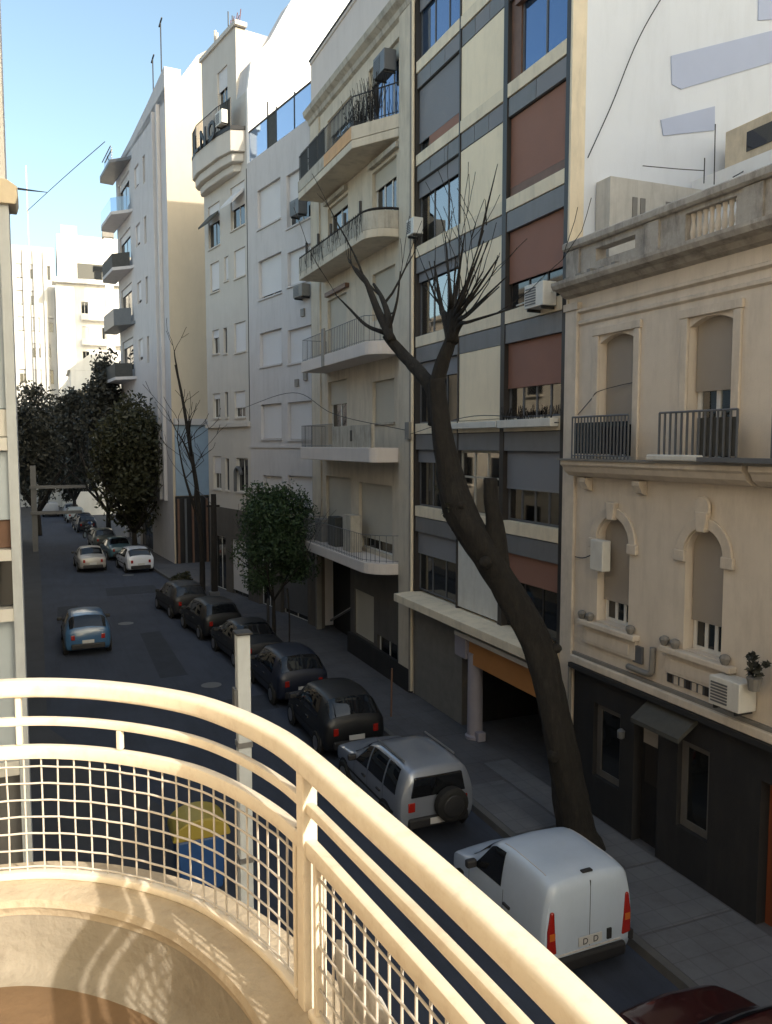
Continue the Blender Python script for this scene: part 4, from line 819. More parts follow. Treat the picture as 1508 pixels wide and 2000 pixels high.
be = empty('bare_tree', (7.0, 41.0, .13)); tag(be, 'slender dark bare tree rising in front of the pale blue siding', 'tree'); m = MB(); Q = Vector((7.0, 41.0, .13))
def lim2(pts, r0, r1):
    P = spline(pts, 5); m.tube([p - Q for p in P], [r0 + (r1 - r0) * i / (len(P) - 1) for i in range(len(P))], 7)
    for k in range(3): i = random.randint(len(P) // 2, len(P) - 1); branch(m, P[i] - Q, Vector((random.gauss(0, .6), random.gauss(0, .4), .8)), 1.3, r1 * 1.2, 2, .5, .1, 4, 2, .012)
lim2([(7.0, 41, 0), (7.05, 41.2, 2), (6.9, 41.2, 5.0), (6.6, 41.4, 7.5), (6.3, 41.5, 9.8), (6.0, 41.6, 11.5)], .16, .05)
lim2([(7.0, 41.2, 3.6), (6.5, 41.2, 5.2), (6.2, 41.2, 6.4), (5.95, 41, 7.8)], .09, .025); lim2([(6.75, 41.3, 6.4), (6.3, 41.2, 7.6), (5.9, 41.2, 8.3)], .07, .02)
lim2([(6.7, 41.1, 4.4), (6.75, 41, 6.0), (6.7, 41, 7.2)], .04, .012)
m.build('trunk', M_barkd, be, smooth=True)
bs_ = empty('shrub', (6.25, 43.2, .0)); tag(bs_, 'low yellowish green shrub at the kerb behind the dark parked cars', 'shrub'); leaves((0, 0, .5), (.8, .9, .6), 1500, .07, 20, M_leafo, bs_, 'foliage'); MB().tube([(0, 0, .0), (0, .1, .6)], .04, 6).build('stem', M_barkd, bs_)
bp_ = empty('potted_plant', (9.75, 9.05, 3.9)); tag(bp_, 'small potted plant on the old house ledge at the right picture edge', 'plant')
MB().lathe([(.08, 0), (.11, .16), (.12, .2)], (0, 0, 0), 10).build('pot', M_pipe, bp_); leaves((0, 0, .42), (.22, .22, .25), 160, .06, 10, M_leafd, bp_, 'foliage')

# ------------------------------------------------------------------ vehicles
def wheel(par, x, y, r=.3, w=.19):
    t = MB().lathe([(r * .62, -w / 2), (r * .93, -w / 2), (r, -w / 2 + .03), (r, w / 2 - .03), (r * .93, w / 2), (r * .62, w / 2)], (x, y, r), 20, 'y').build('wheel', M_tyre, par, smooth=False)
    s = 1 if y > 0 else -1
    MB().lathe([(r * .2, s * w * .3), (r * .6, s * w * .44), (r * .63, s * w * .52)], (x, y, r), 16, 'y').build('rim', M_rim, t); return t
def car(name, label, loc, rz, paint, P, seats=True, group=None, tail=M_red, roofm=None, glass=True, cat='car', hood_glass=True):
    """P: stations x, zlow, zbelt, ztop, wbelt, wtop; front at +x.  Body is one lofted skin, glass follows it"""
    e = empty(name, loc, rz); tag(e, label, cat, group)
    S = np.array(P['st'], float); X = S[:, 0]; L0, L1 = X[0], X[-1]
    tk = np.linspace(0, 1, 9)
    def surf(x, t):
        x = min(max(x, L0), L1); zl, zb, zt, wb, wt = [float(pchip(X, S[:, i], x)) for i in range(1, 6)]
        ys = [0, wb * .86, wb * .97, wb * 1.0, wb * .985, wb * .5 + wt * .5, wt, wt * .8, 0]
        zs = [zl, zl, zl + .13, zl + (zb - zl) * .55, zb, zb + (zt - zb) * .55, zt - (zt - zb) * .1 - .012, zt - .005, zt + P.get('crown', .03)]
        y = float(pchip(tk, ys, t)); z = float(pchip(tk, zs, t)); return y, z
    nx, nt = P.get('nx', 44), 22
    xs = np.unique(np.concatenate([np.linspace(L0, L1, nx), X])); ts = np.linspace(0, 1, nt)
    rings = [[surf(x, t) for t in ts] for x in xs]; V = []; F = []; K = 2 * nt - 2
    for x, rg in zip(xs, rings):
        V += [(x, y, z) for y, z in rg] + [(x, -y, z) for y, z in rg[-2:0:-1]]
    for i in range(len(xs) - 1):
        for k in range(K): F.append((i * K + k, i * K + (k + 1) % K, (i + 1) * K + (k + 1) % K, (i + 1) * K + k))
    F.append(tuple(range(K))[::-1]); F.append(tuple((len(xs) - 1) * K + k for k in range(K)))
    b = MB().add(V, F).build('body', paint, e, smooth=True)
    md = b.modifiers.new('edge', 'EDGE_SPLIT'); md.split_angle = R(38)
    def patch(nm, mt, xa, xb, t0, t1, side, off=.006, na=10, nb=8, xa2=None, xb2=None, par=e):
        xa2 = xa if xa2 is None else xa2; xb2 = xb if xb2 is None else xb2; vs = []; fs = []
        for j in range(nb + 1):
            q = j / nb; t = t0 + (t1 - t0) * q; A_, B_ = xa + (xa2 - xa) * q, xb + (xb2 - xb) * q
            for i in range(na + 1):
                x = A_ + (B_ - A_) * i / na; y, z = surf(x, t); e_ = 1e-3
                y2, z2 = surf(x, min(1, t + .01)); y1, z1 = surf(x, max(0, t - .01)); xn = surf(min(L1, x + .01), t); xp = surf(max(L0, x - .01), t)
                Tt = Vector((0, y2 - y1, z2 - z1)); Tx = Vector((.02, xn[0] - xp[0], xn[1] - xp[1])); n = Tt.cross(Tx); n.normalize()
                if n.length < .5: n = Vector((0, 0, 1))
                p = Vector((x, y, z)) + n * off; vs.append((p.x, p.y * side, p.z))
        for j in range(nb):
            for i in range(na): fs.append((j * (na + 1) + i, j * (na + 1) + i + 1, (j + 1) * (na + 1) + i + 1, (j + 1) * (na + 1) + i))
        return MB().add(vs, fs).build(nm, mt, par, smooth=True, fix=False)
    def both(nm, mt, xa, xb, t0, off=.006):
        """patch across the roof centre line"""
        vs = []; fs = []; na, nb = 8, 16
        for j in range(nb + 1):
            q = -1 + 2 * j / nb; t = 1 - (1 - t0) * abs(q); sg = 1 if q >= 0 else -1
            for i in range(na + 1):
                x = xa + (xb - xa) * i / na; y, z = surf(x, t); xn = surf(min(L1, x + .01), t); xp = surf(max(L0, x - .01), t)
                n = Vector((-(xn[1] - xp[1]), 0, .02)); n.normalize(); n = n + Vector((0, sg * .5 * abs(q), 0)); n.normalize(); vs.append((x + n.x * off, sg * y + n.y * off, z + n.z * off))
        for j in range(nb):
            for i in range(na): fs.append((j * (na + 1) + i, j * (na + 1) + i + 1, (j + 1) * (na + 1) + i + 1, (j + 1) * (na + 1) + i))
        return MB().add(vs, fs).build(nm, mt, e, smooth=True, fix=False)
    for (xa, xb, xa2, xb2) in P['side']:
        for s in (1, -1): patch('side_window', M_carglass, xa, xb, .515, .74, s, xa2=xa2, xb2=xb2)
    if P.get('ws'): both('windscreen', M_carglass, *P['ws'])
    if P.get('rw'): both('rear_window', M_carglass, *P['rw'])
    if roofm: both('roof_panel', roofm, *P['roof'], .76, .004)
    for wx in P['wh']:
        for s in (1, -1):
            wb = float(pchip(X, S[:, 4], wx)); 
            MB().lathe([(P['wr'] * 1.18, -.02), (P['wr'] * 1.18, .004)] if s > 0 else [(P['wr'] * 1.18, -.004), (P['wr'] * 1.18, .02)], (wx, s * wb, P['wr'] * 1.02), 20, 'y').build('wheel_arch', M_plast, e)
            wheel(e, wx, s * (wb - .06), P['wr'])
    zl, zb = S[0, 1], S[0, 2]; wb = S[0, 4]
    if P.get('bumper', 1):
        for (xx, sg) in ((L0, -1), (L1, 1)):
            w = float(pchip(X, S[:, 4], xx)); MB().box(xx - .07, xx + .07, -w * .93, w * .93, P.get('bz', .28), P.get('bz', .28) + .2).build('bumper', P.get('bm', M_plast), e, bevel=.04)
    for s in (1, -1):
        ty0, ty1 = wb * .72, wb * .93
        if P.get('tl', 1):
            tl = MB().box(L0 - .02, L0 + .12, min(s * ty0, s * ty1), max(s * ty0, s * ty1), P['tz'][0], P['tz'][1]).build('tail_lamp', tail, e, bevel=.015)
        w1 = S[-1, 4]; MB().box(L1 - .12, L1 + .01, min(s * w1 * .5, s * w1 * .92), max(s * w1 * .5, s * w1 * .92), P['hz'], P['hz'] + .13).build('headlamp', M_lampw, e, bevel=.02)
        mx_ = P['mir']; y, z = surf(mx_, .53); m_ = MB().box(mx_ - .05, mx_ + .06, min(s * (y + .01), s * (y + .19)), max(s * (y + .01), s * (y + .19)), z - .02, z + .11).build('wing_mirror', P.get('mm', M_plast), e, bevel=.03)
        for hx in P.get('han', ()): y, z = surf(hx, .44); MB().box(hx - .09, hx + .09, min(s * (y - .01), s * (y + .03)), max(s * (y - .01), s * (y + .03)), z - .02, z + .02).build('door_handle', P.get('hm', M_plast), e, bevel=.008)
    for s in (1, -1): patch('side_moulding', M_plast, L0 + .3, L1 - .35, .335, .365, s, .006, 20, 2)
    if P.get('seam'):
        for hx in P['seam']:
            for s in (1, -1): patch('door_seam', M_plast, hx - .006, hx + .006, .2, .51, s, .002, 1, 8)
    if P.get('tl', 1): pl = box('number_plate', M_plate, e, L0 - .045 - .04 * P.get('bumper', 1), L0 - .03 - .04 * P.get('bumper', 1), -.2, .2, P['pz'], P['pz'] + .12)
    return e, surf, patch
def paint(name, c, rough=.32, coat=.5, metal=0.0): return mat('paint_' + name, c, rough, metal, var=.06, vscale=2, coat=coat, stain=tuple(v * .7 + .02 for v in c), samt=.25)
SED = dict(st=[(-2.05, .42, .72, .78, .60, .5), (-1.98, .3, .8, .9, .72, .58), (-1.7, .22, .84, .96, .78, .62), (-1.32, .2, .86, 1.02, .80, .60), (-.75, .2, .88, 1.36, .81, .58), (-.2, .2, .88, 1.41, .82, .58), (.35, .2, .87, 1.34, .82, .57), (1.05, .2, .84, .92, .80, .62), (1.7, .22, .74, .80, .76, .6), (2.0, .28, .62, .68, .68, .5), (2.08, .4, .52, .56, .55, .4)],
           side=[(-.95, .12, -.62, .12), (.18, .8, .18, .35)], ws=(.42, .98, .72), rw=(-1.28, -.78, .72), roof=(-.7, .3), wh=(-1.25, 1.3), wr=.29, tz=(.62, .8), hz=.42, mir=.72, seam=(-.95, .15, .85), pz=.5, han=(-.35, .5), crown=.03)
HAT = dict(SED, st=[(-1.75, .42, .8, .9, .62, .5), (-1.7, .28, .86, 1.0, .74, .56), (-1.6, .22, .88, 1.12, .78, .58), (-1.25, .2, .89, 1.40, .80, .58), (-.5, .2, .89, 1.46, .81, .59), (.3, .2, .88, 1.40, .81, .58), (1.0, .2, .85, .94, .79, .62), (1.6, .22, .74, .8, .74, .58), (1.83, .3, .6, .66, .66, .5), (1.9, .4, .52, .56, .54, .4)],
           side=[(-1.15, .05, -.95, .05), (.1, .78, .1, .32)], ws=(.38, .95, .72), rw=(-1.66, -1.28, .7), roof=(-1.15, .3), wh=(-1.12, 1.2), mir=.7)
SUV = dict(SED, st=[(-1.88, .46, .88, 1.26, .68, .54), (-1.84, .36, .90, 1.38, .77, .60), (-1.75, .32, .92, 1.46, .80, .61), (-1.2, .3, .92, 1.51, .81, .62), (-.5, .3, .92, 1.50, .81, .62), (-.05, .3, .91, 1.42, .81, .61), (.75, .3, .89, 1.0, .80, .66), (1.4, .32, .84, .91, .78, .63), (1.75, .38, .72, .79, .72, .56), (1.86, .48, .6, .64, .60, .48)],
           side=[(-1.62, -1.08, -1.56, -1.08), (-1.02, -.28, -1.02, -.28), (-.21, .42, -.21, -.02)], ws=(.02, .7, .72), rw=None, roof=(-1.6, -.1), wh=(-1.2, 1.1), wr=.32, tz=(.68, .86), hz=.48, mir=.4, pz=.42, han=(-.85, -.08), seam=(-1.05, -.25, .5), crown=.02, bz=.36)
VAN = dict(SED, st=[(-1.5, .40, .90, 1.34, .66, .57), (-1.48, .3, .92, 1.45, .75, .63), (-1.41, .25, .93, 1.52, .78, .66), (-1.1, .22, .93, 1.565, .79, .67), (-.5, .22, .93, 1.57, .79, .67), (-.12, .22, .92, 1.53, .79, .66), (.18, .22, .91, 1.36, .79, .64), (.68, .22, .88, .98, .77, .63), (1.05, .24, .79, .86, .73, .59), (1.3, .3, .67, .72, .66, .52), (1.38, .4, .55, .59, .54, .42)],
           side=[(-.38, .46, -.38, .06)], ws=(.12, .64, .72), rw=None, roof=(-1.3, -.2), wh=(-.92, .82), wr=.29, tl=0, tz=(.7, 1.2), hz=.42, mir=.36, pz=.58, han=(-.56,), seam=(-.44, .58), crown=.025, bz=.24, bumper=1)
UP = R(90)
# white panel van
van, vs, vp = car('panel_van', 'white small panel van parked behind the silver off-roader', (6.88, 10.66, 0), R(91.5), paint('white', (.44, .52, .64), .35), VAN, cat='van')
XR = -1.495
for s in (1, -1):
    tl = MB().prism([(s * .57, .52), (s * .72, .54), (s * .72, .86), (s * .675, 1.14), (s * .62, 1.14), (s * .60, .82)], XR - .03, XR + .14, 'x').build('tail_lamp', M_red, van, bevel=.02)
    MB().box(XR - .036, XR - .031, min(s * .61, s * .70), max(s * .61, s * .70), .74, .84).build('indicator', M_amber, tl)
    hg = box('door_hinge', M_plast, van, XR - .03, XR + .03, s * .735 - .03, s * .735 + .03, .42, .56)
box('door_seam', M_plast, van, XR - .008, XR + .02, -.004, .004, .5, 1.46); box('rear_moulding', M_white, van, XR - .02, XR + .02, -.55, .55, .465, .485)
box('door_latch', M_plast, van, XR - .03, XR, -.38, -.30, .52, .68, bevel=.01)
plv = box('number_plate', M_plate, van, XR - .03, XR - .015, -.2, .2, .535, .665)
for k, y in enumerate((.09, -.09)):
    cu = bpy.data.curves.new('plate_letter', 'FONT'); cu.body = 'D'; cu.size = .13; cu.extrude = .002; cu.align_x = 'CENTER'
    to = bpy.data.objects.new('letter_source', cu); COL.objects.link(to); me = bpy.data.meshes.new_from_object(to.evaluated_get(bpy.context.evaluated_depsgraph_get())); bpy.data.objects.remove(to)
    me.materials.clear(); me.materials.append(M_ink); lo = bpy.data.objects.new('plate_letter', me); COL.objects.link(lo); lo.parent = plv; lo.location = (XR - .034, y, .555); lo.rotation_euler = (R(90), 0, R(-90))
MB().box(-1.44, -1.36, -.09, .09, 1.545, 1.575).build('brake_lamp', M_plast, van, bevel=.015)
for s in (1, -1): MB().tube([(x, s * .585, vs(x, .82)[1] + .010) for x in np.linspace(-1.25, -.2, 9)], .008, 5).build('roof_gutter', M_white, van)
# silver off-roader with a spare wheel on its tail
suv, ss_, sp_ = car('off_roader', 'silver off-roader with a black spare wheel on its back door', (6.68, 15.5, 0), R(91), paint('silver', (.27, .30, .36), .3, metal=.4), SUV)
XS = -1.875
MB().prism([(-.58, .95), (.58, .95), (.5, 1.33), (-.5, 1.33)], XS - .03, XS + .06, 'x').build('rear_window', M_carglass, suv, bevel=.02)
sw_ = MB().lathe([(.1, -2.13), (.27, -2.12), (.33, -2.08), (.33, -1.93), (.27, -1.9)], (0, -.22, .76), 22, 'x').build('spare_wheel', M_tyre, suv); MB().lathe([(.05, -2.16), (.2, -2.145), (.22, -2.13)], (0, -.22, .76), 18, 'x').build('wheel_cover', M_plast, sw_)
for s in (1, -1): MB().tube([(x, s * .54, 1.535) for x in (-1.5, -.6, -.2)], .02, 6).build('roof_rail', M_rim, suv)
pk_b = paint('black', (.007, .008, .010), .45, .12); pk_n = paint('navy', (.009, .013, .028), .45, .12); pk_g = paint('graphite', (.017, .017, .019), .45, .12)
BIGSUV = dict(SUV, rw=(-1.87, -1.7, .7))
car('parked_car', 'black hatchback parked ahead of the silver off-roader', (6.72, 19.9, 0), UP, pk_b, dict(HAT, rw=(-1.66, -1.28, .7)))
car('parked_car', 'dark navy car parked beside the white pole', (6.65, 24.2, 0), R(92), pk_n, HAT)
car('parked_car', 'black saloon in the row beyond the white pole', (6.4, 28.7, 0), R(95), pk_g, SED)
car('parked_car', 'dark hatchback at the far end of the near parked row', (5.95, 33.1, 0), R(97), pk_b, HAT)
car('parked_car', 'graphite hatchback beside the low shrub at the kerb', (5.45, 37.6, 0), R(97), pk_g, HAT)
car('moving_car', 'light blue hatchback driving away in the middle of the road', (1.15, 32.6, 0), R(91), paint('blue', (.045, .12, .24), .3), HAT)
car('moving_car', 'beige boxy saloon further along the road', (2.25, 53.2, 0), R(93), paint('beige', (.36, .34, .32), .4), SED)
car('parked_car', 'white hatchback parked at the kerb opposite the beige saloon', (4.75, 51.6, 0), R(97), paint('white2', (.66, .68, .74), .35), HAT)
car('parked_car', 'dark teal saloon parked ahead of the white hatchback', (4.15, 57.8, 0), R(96), paint('teal', (.05, .11, .14), .35), SED)
car('parked_car', 'grey green car half hidden by the dark leafy tree', (3.6, 64.0, 0), R(95), paint('green', (.08, .10, .10), .4), HAT)
car('parked_car', 'pale off-roader in the far right row', (2.35, 86.5, 0), R(94), paint('pale', (.40, .43, .44), .4), SUV)
car('parked_car', 'dark car between the motorcycles and the pale off-roader', (2.9, 79.5, 0), R(94), pk_g, SED)
car('parked_car', 'small pale saloon behind the pale off-roader at the street end', (2.2, 92.2, 0), R(94), paint('pale2', (.32, .33, .36), .4), SED)
car('parked_car', 'small dark hatchback ahead of the far motorcycles', (2.95, 76.4, 0), R(94), pk_n, dict(HAT, seam=None))
car('delivery_van', 'far grey van facing across the street end', (.2, 94, 0), R(92), paint('vangrey', (.36, .37, .40), .4), VAN, cat='van')
car('parked_car', 'very dark red car at the bottom right corner of the picture', (6.95, 5.9, 0), UP, paint('maroon', (.045, .010, .010), .2), HAT)
def motorbike(loc, rz, label, helmet):
    e = empty('motorcycle', loc, rz); tag(e, label, 'motorcycle', 'motorcycles parked at the far kerb')
    for x in (-.62, .65):
        t = MB()
        P = [(x + .28 * math.cos(a), 0, .3 + .28 * math.sin(a)) for a in np.linspace(0, 2 * math.pi, 17)]; t.tube(P, .045, 6, cap=False); w = t.build('wheel', M_tyre, e)
        MB().lathe([(.2, -.012), (.21, 0), (.2, .012)], (x, 0, .3), 14, 'y').build('rim', M_rim, w)
    MB().tube(spline([(-.5, 0, .55), (-.1, 0, .5), (.3, 0, .62), (.45, 0, .8)], 4), .1, 8).build('frame', M_plast, e); MB().box(-.2, .2, -.13, .13, .25, .55).build('engine', M_irong, e, bevel=.04)
    MB().tube(spline([(-.75, 0, .82), (-.4, 0, .82), (-.05, 0, .78)], 4), [.08, .1, .11, .12, .12, .12, .12, .11, .1], 8).build('seat', M_tyre, e, smooth=True); MB().tube([(0, 0, .8), (.15, 0, .88), (.38, 0, .86)], [.12, .16, .1], 10).build('fuel_tank', helmet, e, smooth=True)
    MB().tube([(.65, .0, .3), (.5, 0, .7), (.42, 0, 1.0)], .035, 6).build('fork', M_rim, e); MB().tube([(.3, -.36, 1.06), (.42, -.1, 1.02), (.42, .1, 1.02), (.3, .36, 1.06)], .018, 6).build('handlebar', M_plast, e); MB().lathe([(.05, .44), (.1, .5), (.1, .56)], (0, 0, .9), 10, 'x').build('headlamp', M_lampw, e)
motorbike((3.1, 68.5, 0), R(70), 'motorcycle with a white tank, nearest of the far motorcycles', M_acw)
motorbike((3.0, 71.0, 0), R(60), 'dark motorcycle standing behind the one with the white tank', M_plast)
motorbike((3.15, 74.0, 0), R(65), 'motorcycle with blue tank, farthest of the far motorcycles', M_bluebin)

# ------------------------------------------------------------------ street furniture, poles, wires
wp = empty('white_pole', (1.6, 7.3, .13)); tag(wp, 'pale grey square pole with dark cap rising behind the balcony rail', 'pole')
box('shaft', M_pole, wp, -.06, .06, -.06, .06, 0, 5.75, bevel=.008); box('cap', M_plast, wp, -.075, .075, -.1, .075, 5.752, 5.775, bevel=.006)
for z in (2.2, 3.6, 4.7): box('clamp', M_rim, wp, -.068, .068, -.068, .068, z, z + .05)
box('sign_bracket', M_irong, wp, -.09, -.065, -.05, .05, 4.9, 5.25)
bn = empty('waste_container', (2.2, 13.7, 0)); bn.scale = (.82, .82, .9); tag(bn, 'blue waste container with yellow hood seen through the balcony mesh', 'container')
MB().prism([(-.42, .12), (.42, .12), (.52, 1.15), (-.52, 1.15)], -.4, .4, 'y').build('bin', M_bluebin, bn, bevel=.05)
MB().prism([(-.58, 1.16), (.58, 1.16)] + [(.58 * math.cos(t), 1.2 + .34 * math.sin(t)) for t in np.linspace(0, math.pi, 15)], -.46, .46, 'y').build('lid', M_yelbin, bn, bevel=.03)
for x in (-.32, .32):
    for y in (-.32, .32): MB().lathe([(.08, -.03), (.08, .03)], (x, y, .08), 10, 'x').build('castor', M_plast, bn)
MB().tube([(-.6, -.3, .95), (-.66, -.3, .95), (-.66, .3, .95), (-.6, .3, .95)], .02, 6).build('handle', M_plast, bn)
up = empty('utility_pole', (7.0, 37.7, .13)); tag(up, 'dark wooden utility pole standing at the kerb before the cream building', 'pole')
MB().tube([(0, 0, -.1), (0.03, 0, 5.2)], [.16, .12], 10).build('shaft', M_barkd, up); MB().box(-.3, .3, -.05, .05, 4.6, 4.7).build('crossarm', M_barkd, up); box('base_box', M_irong, up, -.25, .2, -.2, .2, .0, .7, bevel=.02)
kp = empty('bollard', (7.55, 29.9, .13)); tag(kp, 'short black kerb post below the green tree', 'bollard'); MB().lathe([(.07, 0), (.06, .05), (.055, 1.6), (.02, 1.68)], (0, 0, 0), 10).build('post', M_iron, kp)
tp_ = empty('kerb_stake', (8.55, 20.3, .13)); tag(tp_, 'thin dark stake on the pavement before the modern block', 'stake'); MB().tube([(0, 0, 0), (.02, 0, 1.35)], .025, 6).build('stake', M_brownd, tp_)
gt = empty('timber_frame', (-.9, 62, .13)); tag(gt, 'grey post with cross rails at the left kerb far down the road', 'barrier')
box('post', M_irong, gt, -.18, .18, -.15, .15, 0, 6.0)
for z in (2.6, 4.4): box('rail', M_irong, gt, -.25, 3.4 if z > 3 else 3.1, -.3, -.151, z, z + .22)
def cable(name, label, pts, r=.012):
    o = MB().tube(spline(pts, 8), r, 5).build(name, M_cable); tag(o, label, 'cable'); return o
cable('overhead_cable', 'thin cable rising across the sky to the grey balcony block', [(-.9, 84, 29.0), (2.1, 76, 30.0), (5.0, 69.6, 31.2)], .03)
cable('overhead_cable', 'short sagging cable at the left fin top', [(-.18, 9.2, 10.15), (-.07, 14.2, 11.53), (.28, 30, 15.9)], .012)
cable('overhead_cable', 'loose cable hanging down the tall white wall', [(13.2, 14.3, 18.4), (11.7, 14.3, 16.2), (10.9, 14.3, 14.5), (10.35, 14.3, 13.4)], .012)
cable('overhead_cable', 'cable strung across the lower beige facade to the junction box', [(9.9, 22.2, 8.0), (8.9, 26, 8.6), (8.9, 31, 9.6), (8.3, 38, 9.2)], .012)
cable('overhead_cable', 'cable swaying over the parked row to the utility pole', [(7.0, 37.7, 4.8), (6.6, 48, 6.6), (6.8, 52.2, 8.2)], .015)
cable('overhead_cable', 'cable running from the modern block along the old house top floor', [(9.85, 22, 7.9), (9.8, 18, 8.3), (9.9, 14.5, 8.05)], .01)
mast = empty('roof_mast', (-.9, 84, 0)); tag(mast, 'thin mast rising above the street end trees at left', 'mast'); MB().tube([(0, 0, 10), (0, 0, 33)], .06, 5).tube([(0, 0, 0), (0, 0, 10)], .12, 6).build('pole', M_far2, mast)

# ------------------------------------------------------------------ own building and the balcony we stand on
ob = empty('own_building', (-.95, 0, 0)); tag(ob, 'cream facade of the building that carries the balcony', 'building')
box('wall', M_own, ob, -8, 0, -40, 8.9, 0, 20); dw_ = box('balcony_door', M_shutw, ob, .002, .05, -1.2, -.1, 5.97, 8.2); box('pane', M_glass, dw_, .051, .056, -1.1, -.2, 6.1, 8.1)
bal = empty('balcony', (0, 0, H)); tag(bal, 'cream painted balcony with curved tube rail and wire mesh in the foreground', 'balcony')
PC = [(-.95, 2.87), (-.55, 2.87), (-.16, 2.82), (.04, 2.745), (.22, 2.61), (.37, 2.44), (.46, 2.27), (.525, 2.08), (.56, 1.9), (.595, 1.55), (.63, 1.17), (.65, .82), (.655, .3), (.655, -.5), (.655, -2.0)]
sp = spline([(a, b, 0) for a, b in PC], 10)
acc = [0]
for a, b in zip(sp[:-1], sp[1:]): acc.append(acc[-1] + (b - a).length)
def at_s(s):
    i = min(max(int(np.searchsorted(acc, s)) - 1, 0), len(sp) - 2); t = (s - acc[i]) / (acc[i + 1] - acc[i]); return sp[i].lerp(sp[i + 1], t)
def nrm_s(s):
    d = (at_s(min(s + .02, acc[-1])) - at_s(max(s - .02, 0))).normalized(); return Vector((d.y, -d.x, 0))   # points inwards (to the camera side)
def sof(X, Y): return min(range(len(sp)), key=lambda i: (sp[i].x - X)**2 + (sp[i].y - Y)**2)
S_post = acc[sof(.565, 1.88)]; S_end = acc[-1]
def sweep(prof, s0, s1, n, name, m, smooth=True, par=bal):
    """sweep a closed profile (inward offset, z) along the plan curve"""
    vs = []; fs = []; k = len(prof)
    for i in range(n + 1):
        s = s0 + (s1 - s0) * i / n; p = at_s(s); w = nrm_s(s)
        for (o, z) in prof: q = p + w * o; vs.append((q.x, q.y, z))
    for i in range(n):
        for j in range(k): fs.append((i * k + j, i * k + (j + 1) % k, (i + 1) * k + (j + 1) % k, (i + 1) * k + j))
    fs.append(tuple(range(k))); fs.append(tuple(n * k + j for j in range(k)))
    o = MB().add(vs, fs).build(name, m, par, smooth=smooth)
    if smooth: md = o.modifiers.new('edge', 'EDGE_SPLIT'); md.split_angle = R(35)
    return o
def rrect(o0, o1, z0, z1, r, k=4):
    out = []
    for (cx, cz, a0) in ((o1 - r, z1 - r, 0), (o0 + r, z1 - r, 90), (o0 + r, z0 + r, 180), (o1 - r, z0 + r, 270)):
        out += [(cx + r * math.cos(R(a0 + 90 * i / k)), cz + r * math.sin(R(a0 + 90 * i / k))) for i in range(k + 1)]
    return out
sweep(rrect(-.028, .028, -.800, -.745, .015, 5), 0, S_end, 130, 'handrail', M_paint)
sweep(rrect(-.011, .011, -.895, -.868, .005, 2), 0, S_end, 130, 'middle_bar', M_paint)
sweep(rrect(-.014, .014, -1.003, -.960, .005, 2), 0, S_end, 130, 'mesh_top_bar', M_paint)
sweep(rrect(-.010, .022, -1.398, -1.375, .004, 2), 0, S_post - .03, 80, 'mesh_bottom_bar', M_paint); sweep(rrect(-.010, .022, -1.398, -1.375, .004, 2), S_post + .05, S_end, 60, 'mesh_bottom_bar', M_paint)
def post(s, w, d, z0, z1, name='post'):
    p = at_s(s); n = nrm_s(s); t = Vector((-n.y, n.x, 0)); vs = []
    for z in (z0, z1):
        for (a, b) in ((-w / 2, -d / 2), (w / 2, -d / 2), (w / 2, d / 2), (-w / 2, d / 2)): q = p + t * a + n * b; vs.append((q.x, q.y, z))
    return MB().add(vs, [(0, 1, 2, 3), (4, 5, 6, 7), (0, 1, 5, 4), (1, 2, 6, 5), (2, 3, 7, 6), (3, 0, 4, 7)]).build(name, M_paint, bal, bevel=.004)
post(S_post, .042, .04, -1.46, -.78); post(S_post - .05, .018, .03, -1.42, -.96, 'mesh_frame'); post(S_post + .075, .018, .03, -1.42, -.965, 'mesh_frame'); post(1.9 + S_post, .05, .046, -1.46, -.78)
for (X, Y, a, b) in ((.19, 2.64, -.957, -.895), (-.105, 2.80, -.87, -.80), (-.105, 2.80, -.957, -.895), (.62, 1.0, -.957, -.895)):
    post(acc[sof(X, Y)], .018, .02, a, b, 'spacer')
def wire_v(s, z0=-1.385, z1=-.985):
    p = at_s(s); j = random.uniform(-.003, .003); MB().tube([(p.x, p.y, z0), (p.x + j, p.y + j, (z0 + z1) / 2), (p.x, p.y, z1)], 0.0033, 6, cap=False).build('wire', M_wire, bal, smooth=True)
n1 = int((S_post - .06) / .0545)
for k in range(n1 + 1): wire_v(S_post - .065 - k * .0545)
s = S_post + .10
while s < S_end - .2: wire_v(s); s += .0545
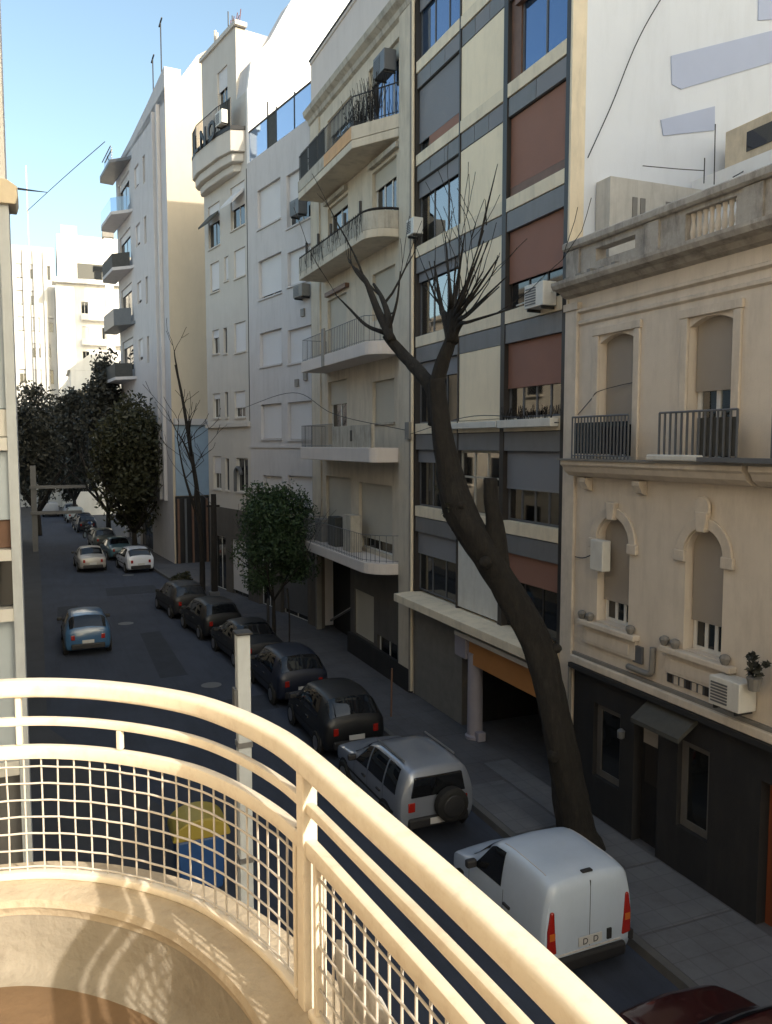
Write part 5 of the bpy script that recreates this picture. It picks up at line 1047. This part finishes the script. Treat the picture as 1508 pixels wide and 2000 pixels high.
for k in range(7):
    z = -1.362 + k * .0555
    for (a, b, n) in ((0, S_post - .045, 60), (S_post + .075, S_end, 44)):
        P = [at_s(a + (b - a) * i / n) + nrm_s(a + (b - a) * i / n) * .006 for i in range(n + 1)]
        MB().tube([(p.x, p.y, z + .0009 * math.sin(i * 1.7 + k)) for i, p in enumerate(P)], 0.0033, 6).build('wire', M_wire, bal, smooth=True)
# low concrete upstand: ledge, inner face with a cove, floor
led = [(-.10, -1.46), (-.105, -1.405), (-.095, -1.398), (.10, -1.400), (.122, -1.408), (.128, -1.43), (.118, -1.445), (.118, -1.46)]
sweep(led, 0, S_end, 150, 'ledge', M_ledge)
cov = [(-.09, -1.461), (.112, -1.461), (.118, -1.50), (.122, -1.56), (.135, -1.61), (.165, -1.64), (.22, -1.652), (.22, -1.8), (-.09, -1.8)]
sweep(cov, 0, S_end, 150, 'upstand', mat('upstand_render', (.29, .255, .20), .85, var=.18, vscale=3.5, bump=.4, bscale=30, stain=(.13, .10, .07), samt=.6, sscale=(2.5, 2.5, 3)))
fl = [(p.x + nrm_s(acc[i]).x * .15, p.y + nrm_s(acc[i]).y * .15) for i, p in enumerate(sp)][::4] + [(.5, -2), (-.95, -2)]
MB().prism(fl, -1.80, -1.645, 'z').build('floor', M_floor, bal)
# weathered sheet tied inside the mesh, low on the street side
vs = []; fs = []; na, nb = 40, 10; s0, s1 = S_post + .14, S_post + 1.0
for j in range(nb + 1):
    for i in range(na + 1):
        t = i / na; s = s0 + (s1 - s0) * t; p = at_s(s) - nrm_s(s) * (.016 + .006 * math.sin(i * 1.3 + j * .6) + random.uniform(0, .004)); zt = -1.155 - .06 * t + .012 * math.sin(i * .9)
        vs.append((p.x, p.y, -1.393 + (zt + 1.393) * j / nb))
for j in range(nb):
    for i in range(na): fs.append((j * (na + 1) + i, j * (na + 1) + i + 1, (j + 1) * (na + 1) + i + 1, (j + 1) * (na + 1) + i))
sh = MB().add(vs, fs).build('weathered_sheet', M_rag, None, smooth=True); sh.location = (0, 0, H); tag(sh, 'wrinkled pale grey sheet tied to the balcony mesh at the bottom', 'sheet'); sh.modifiers.new('thick', 'SOLIDIFY').thickness = .002
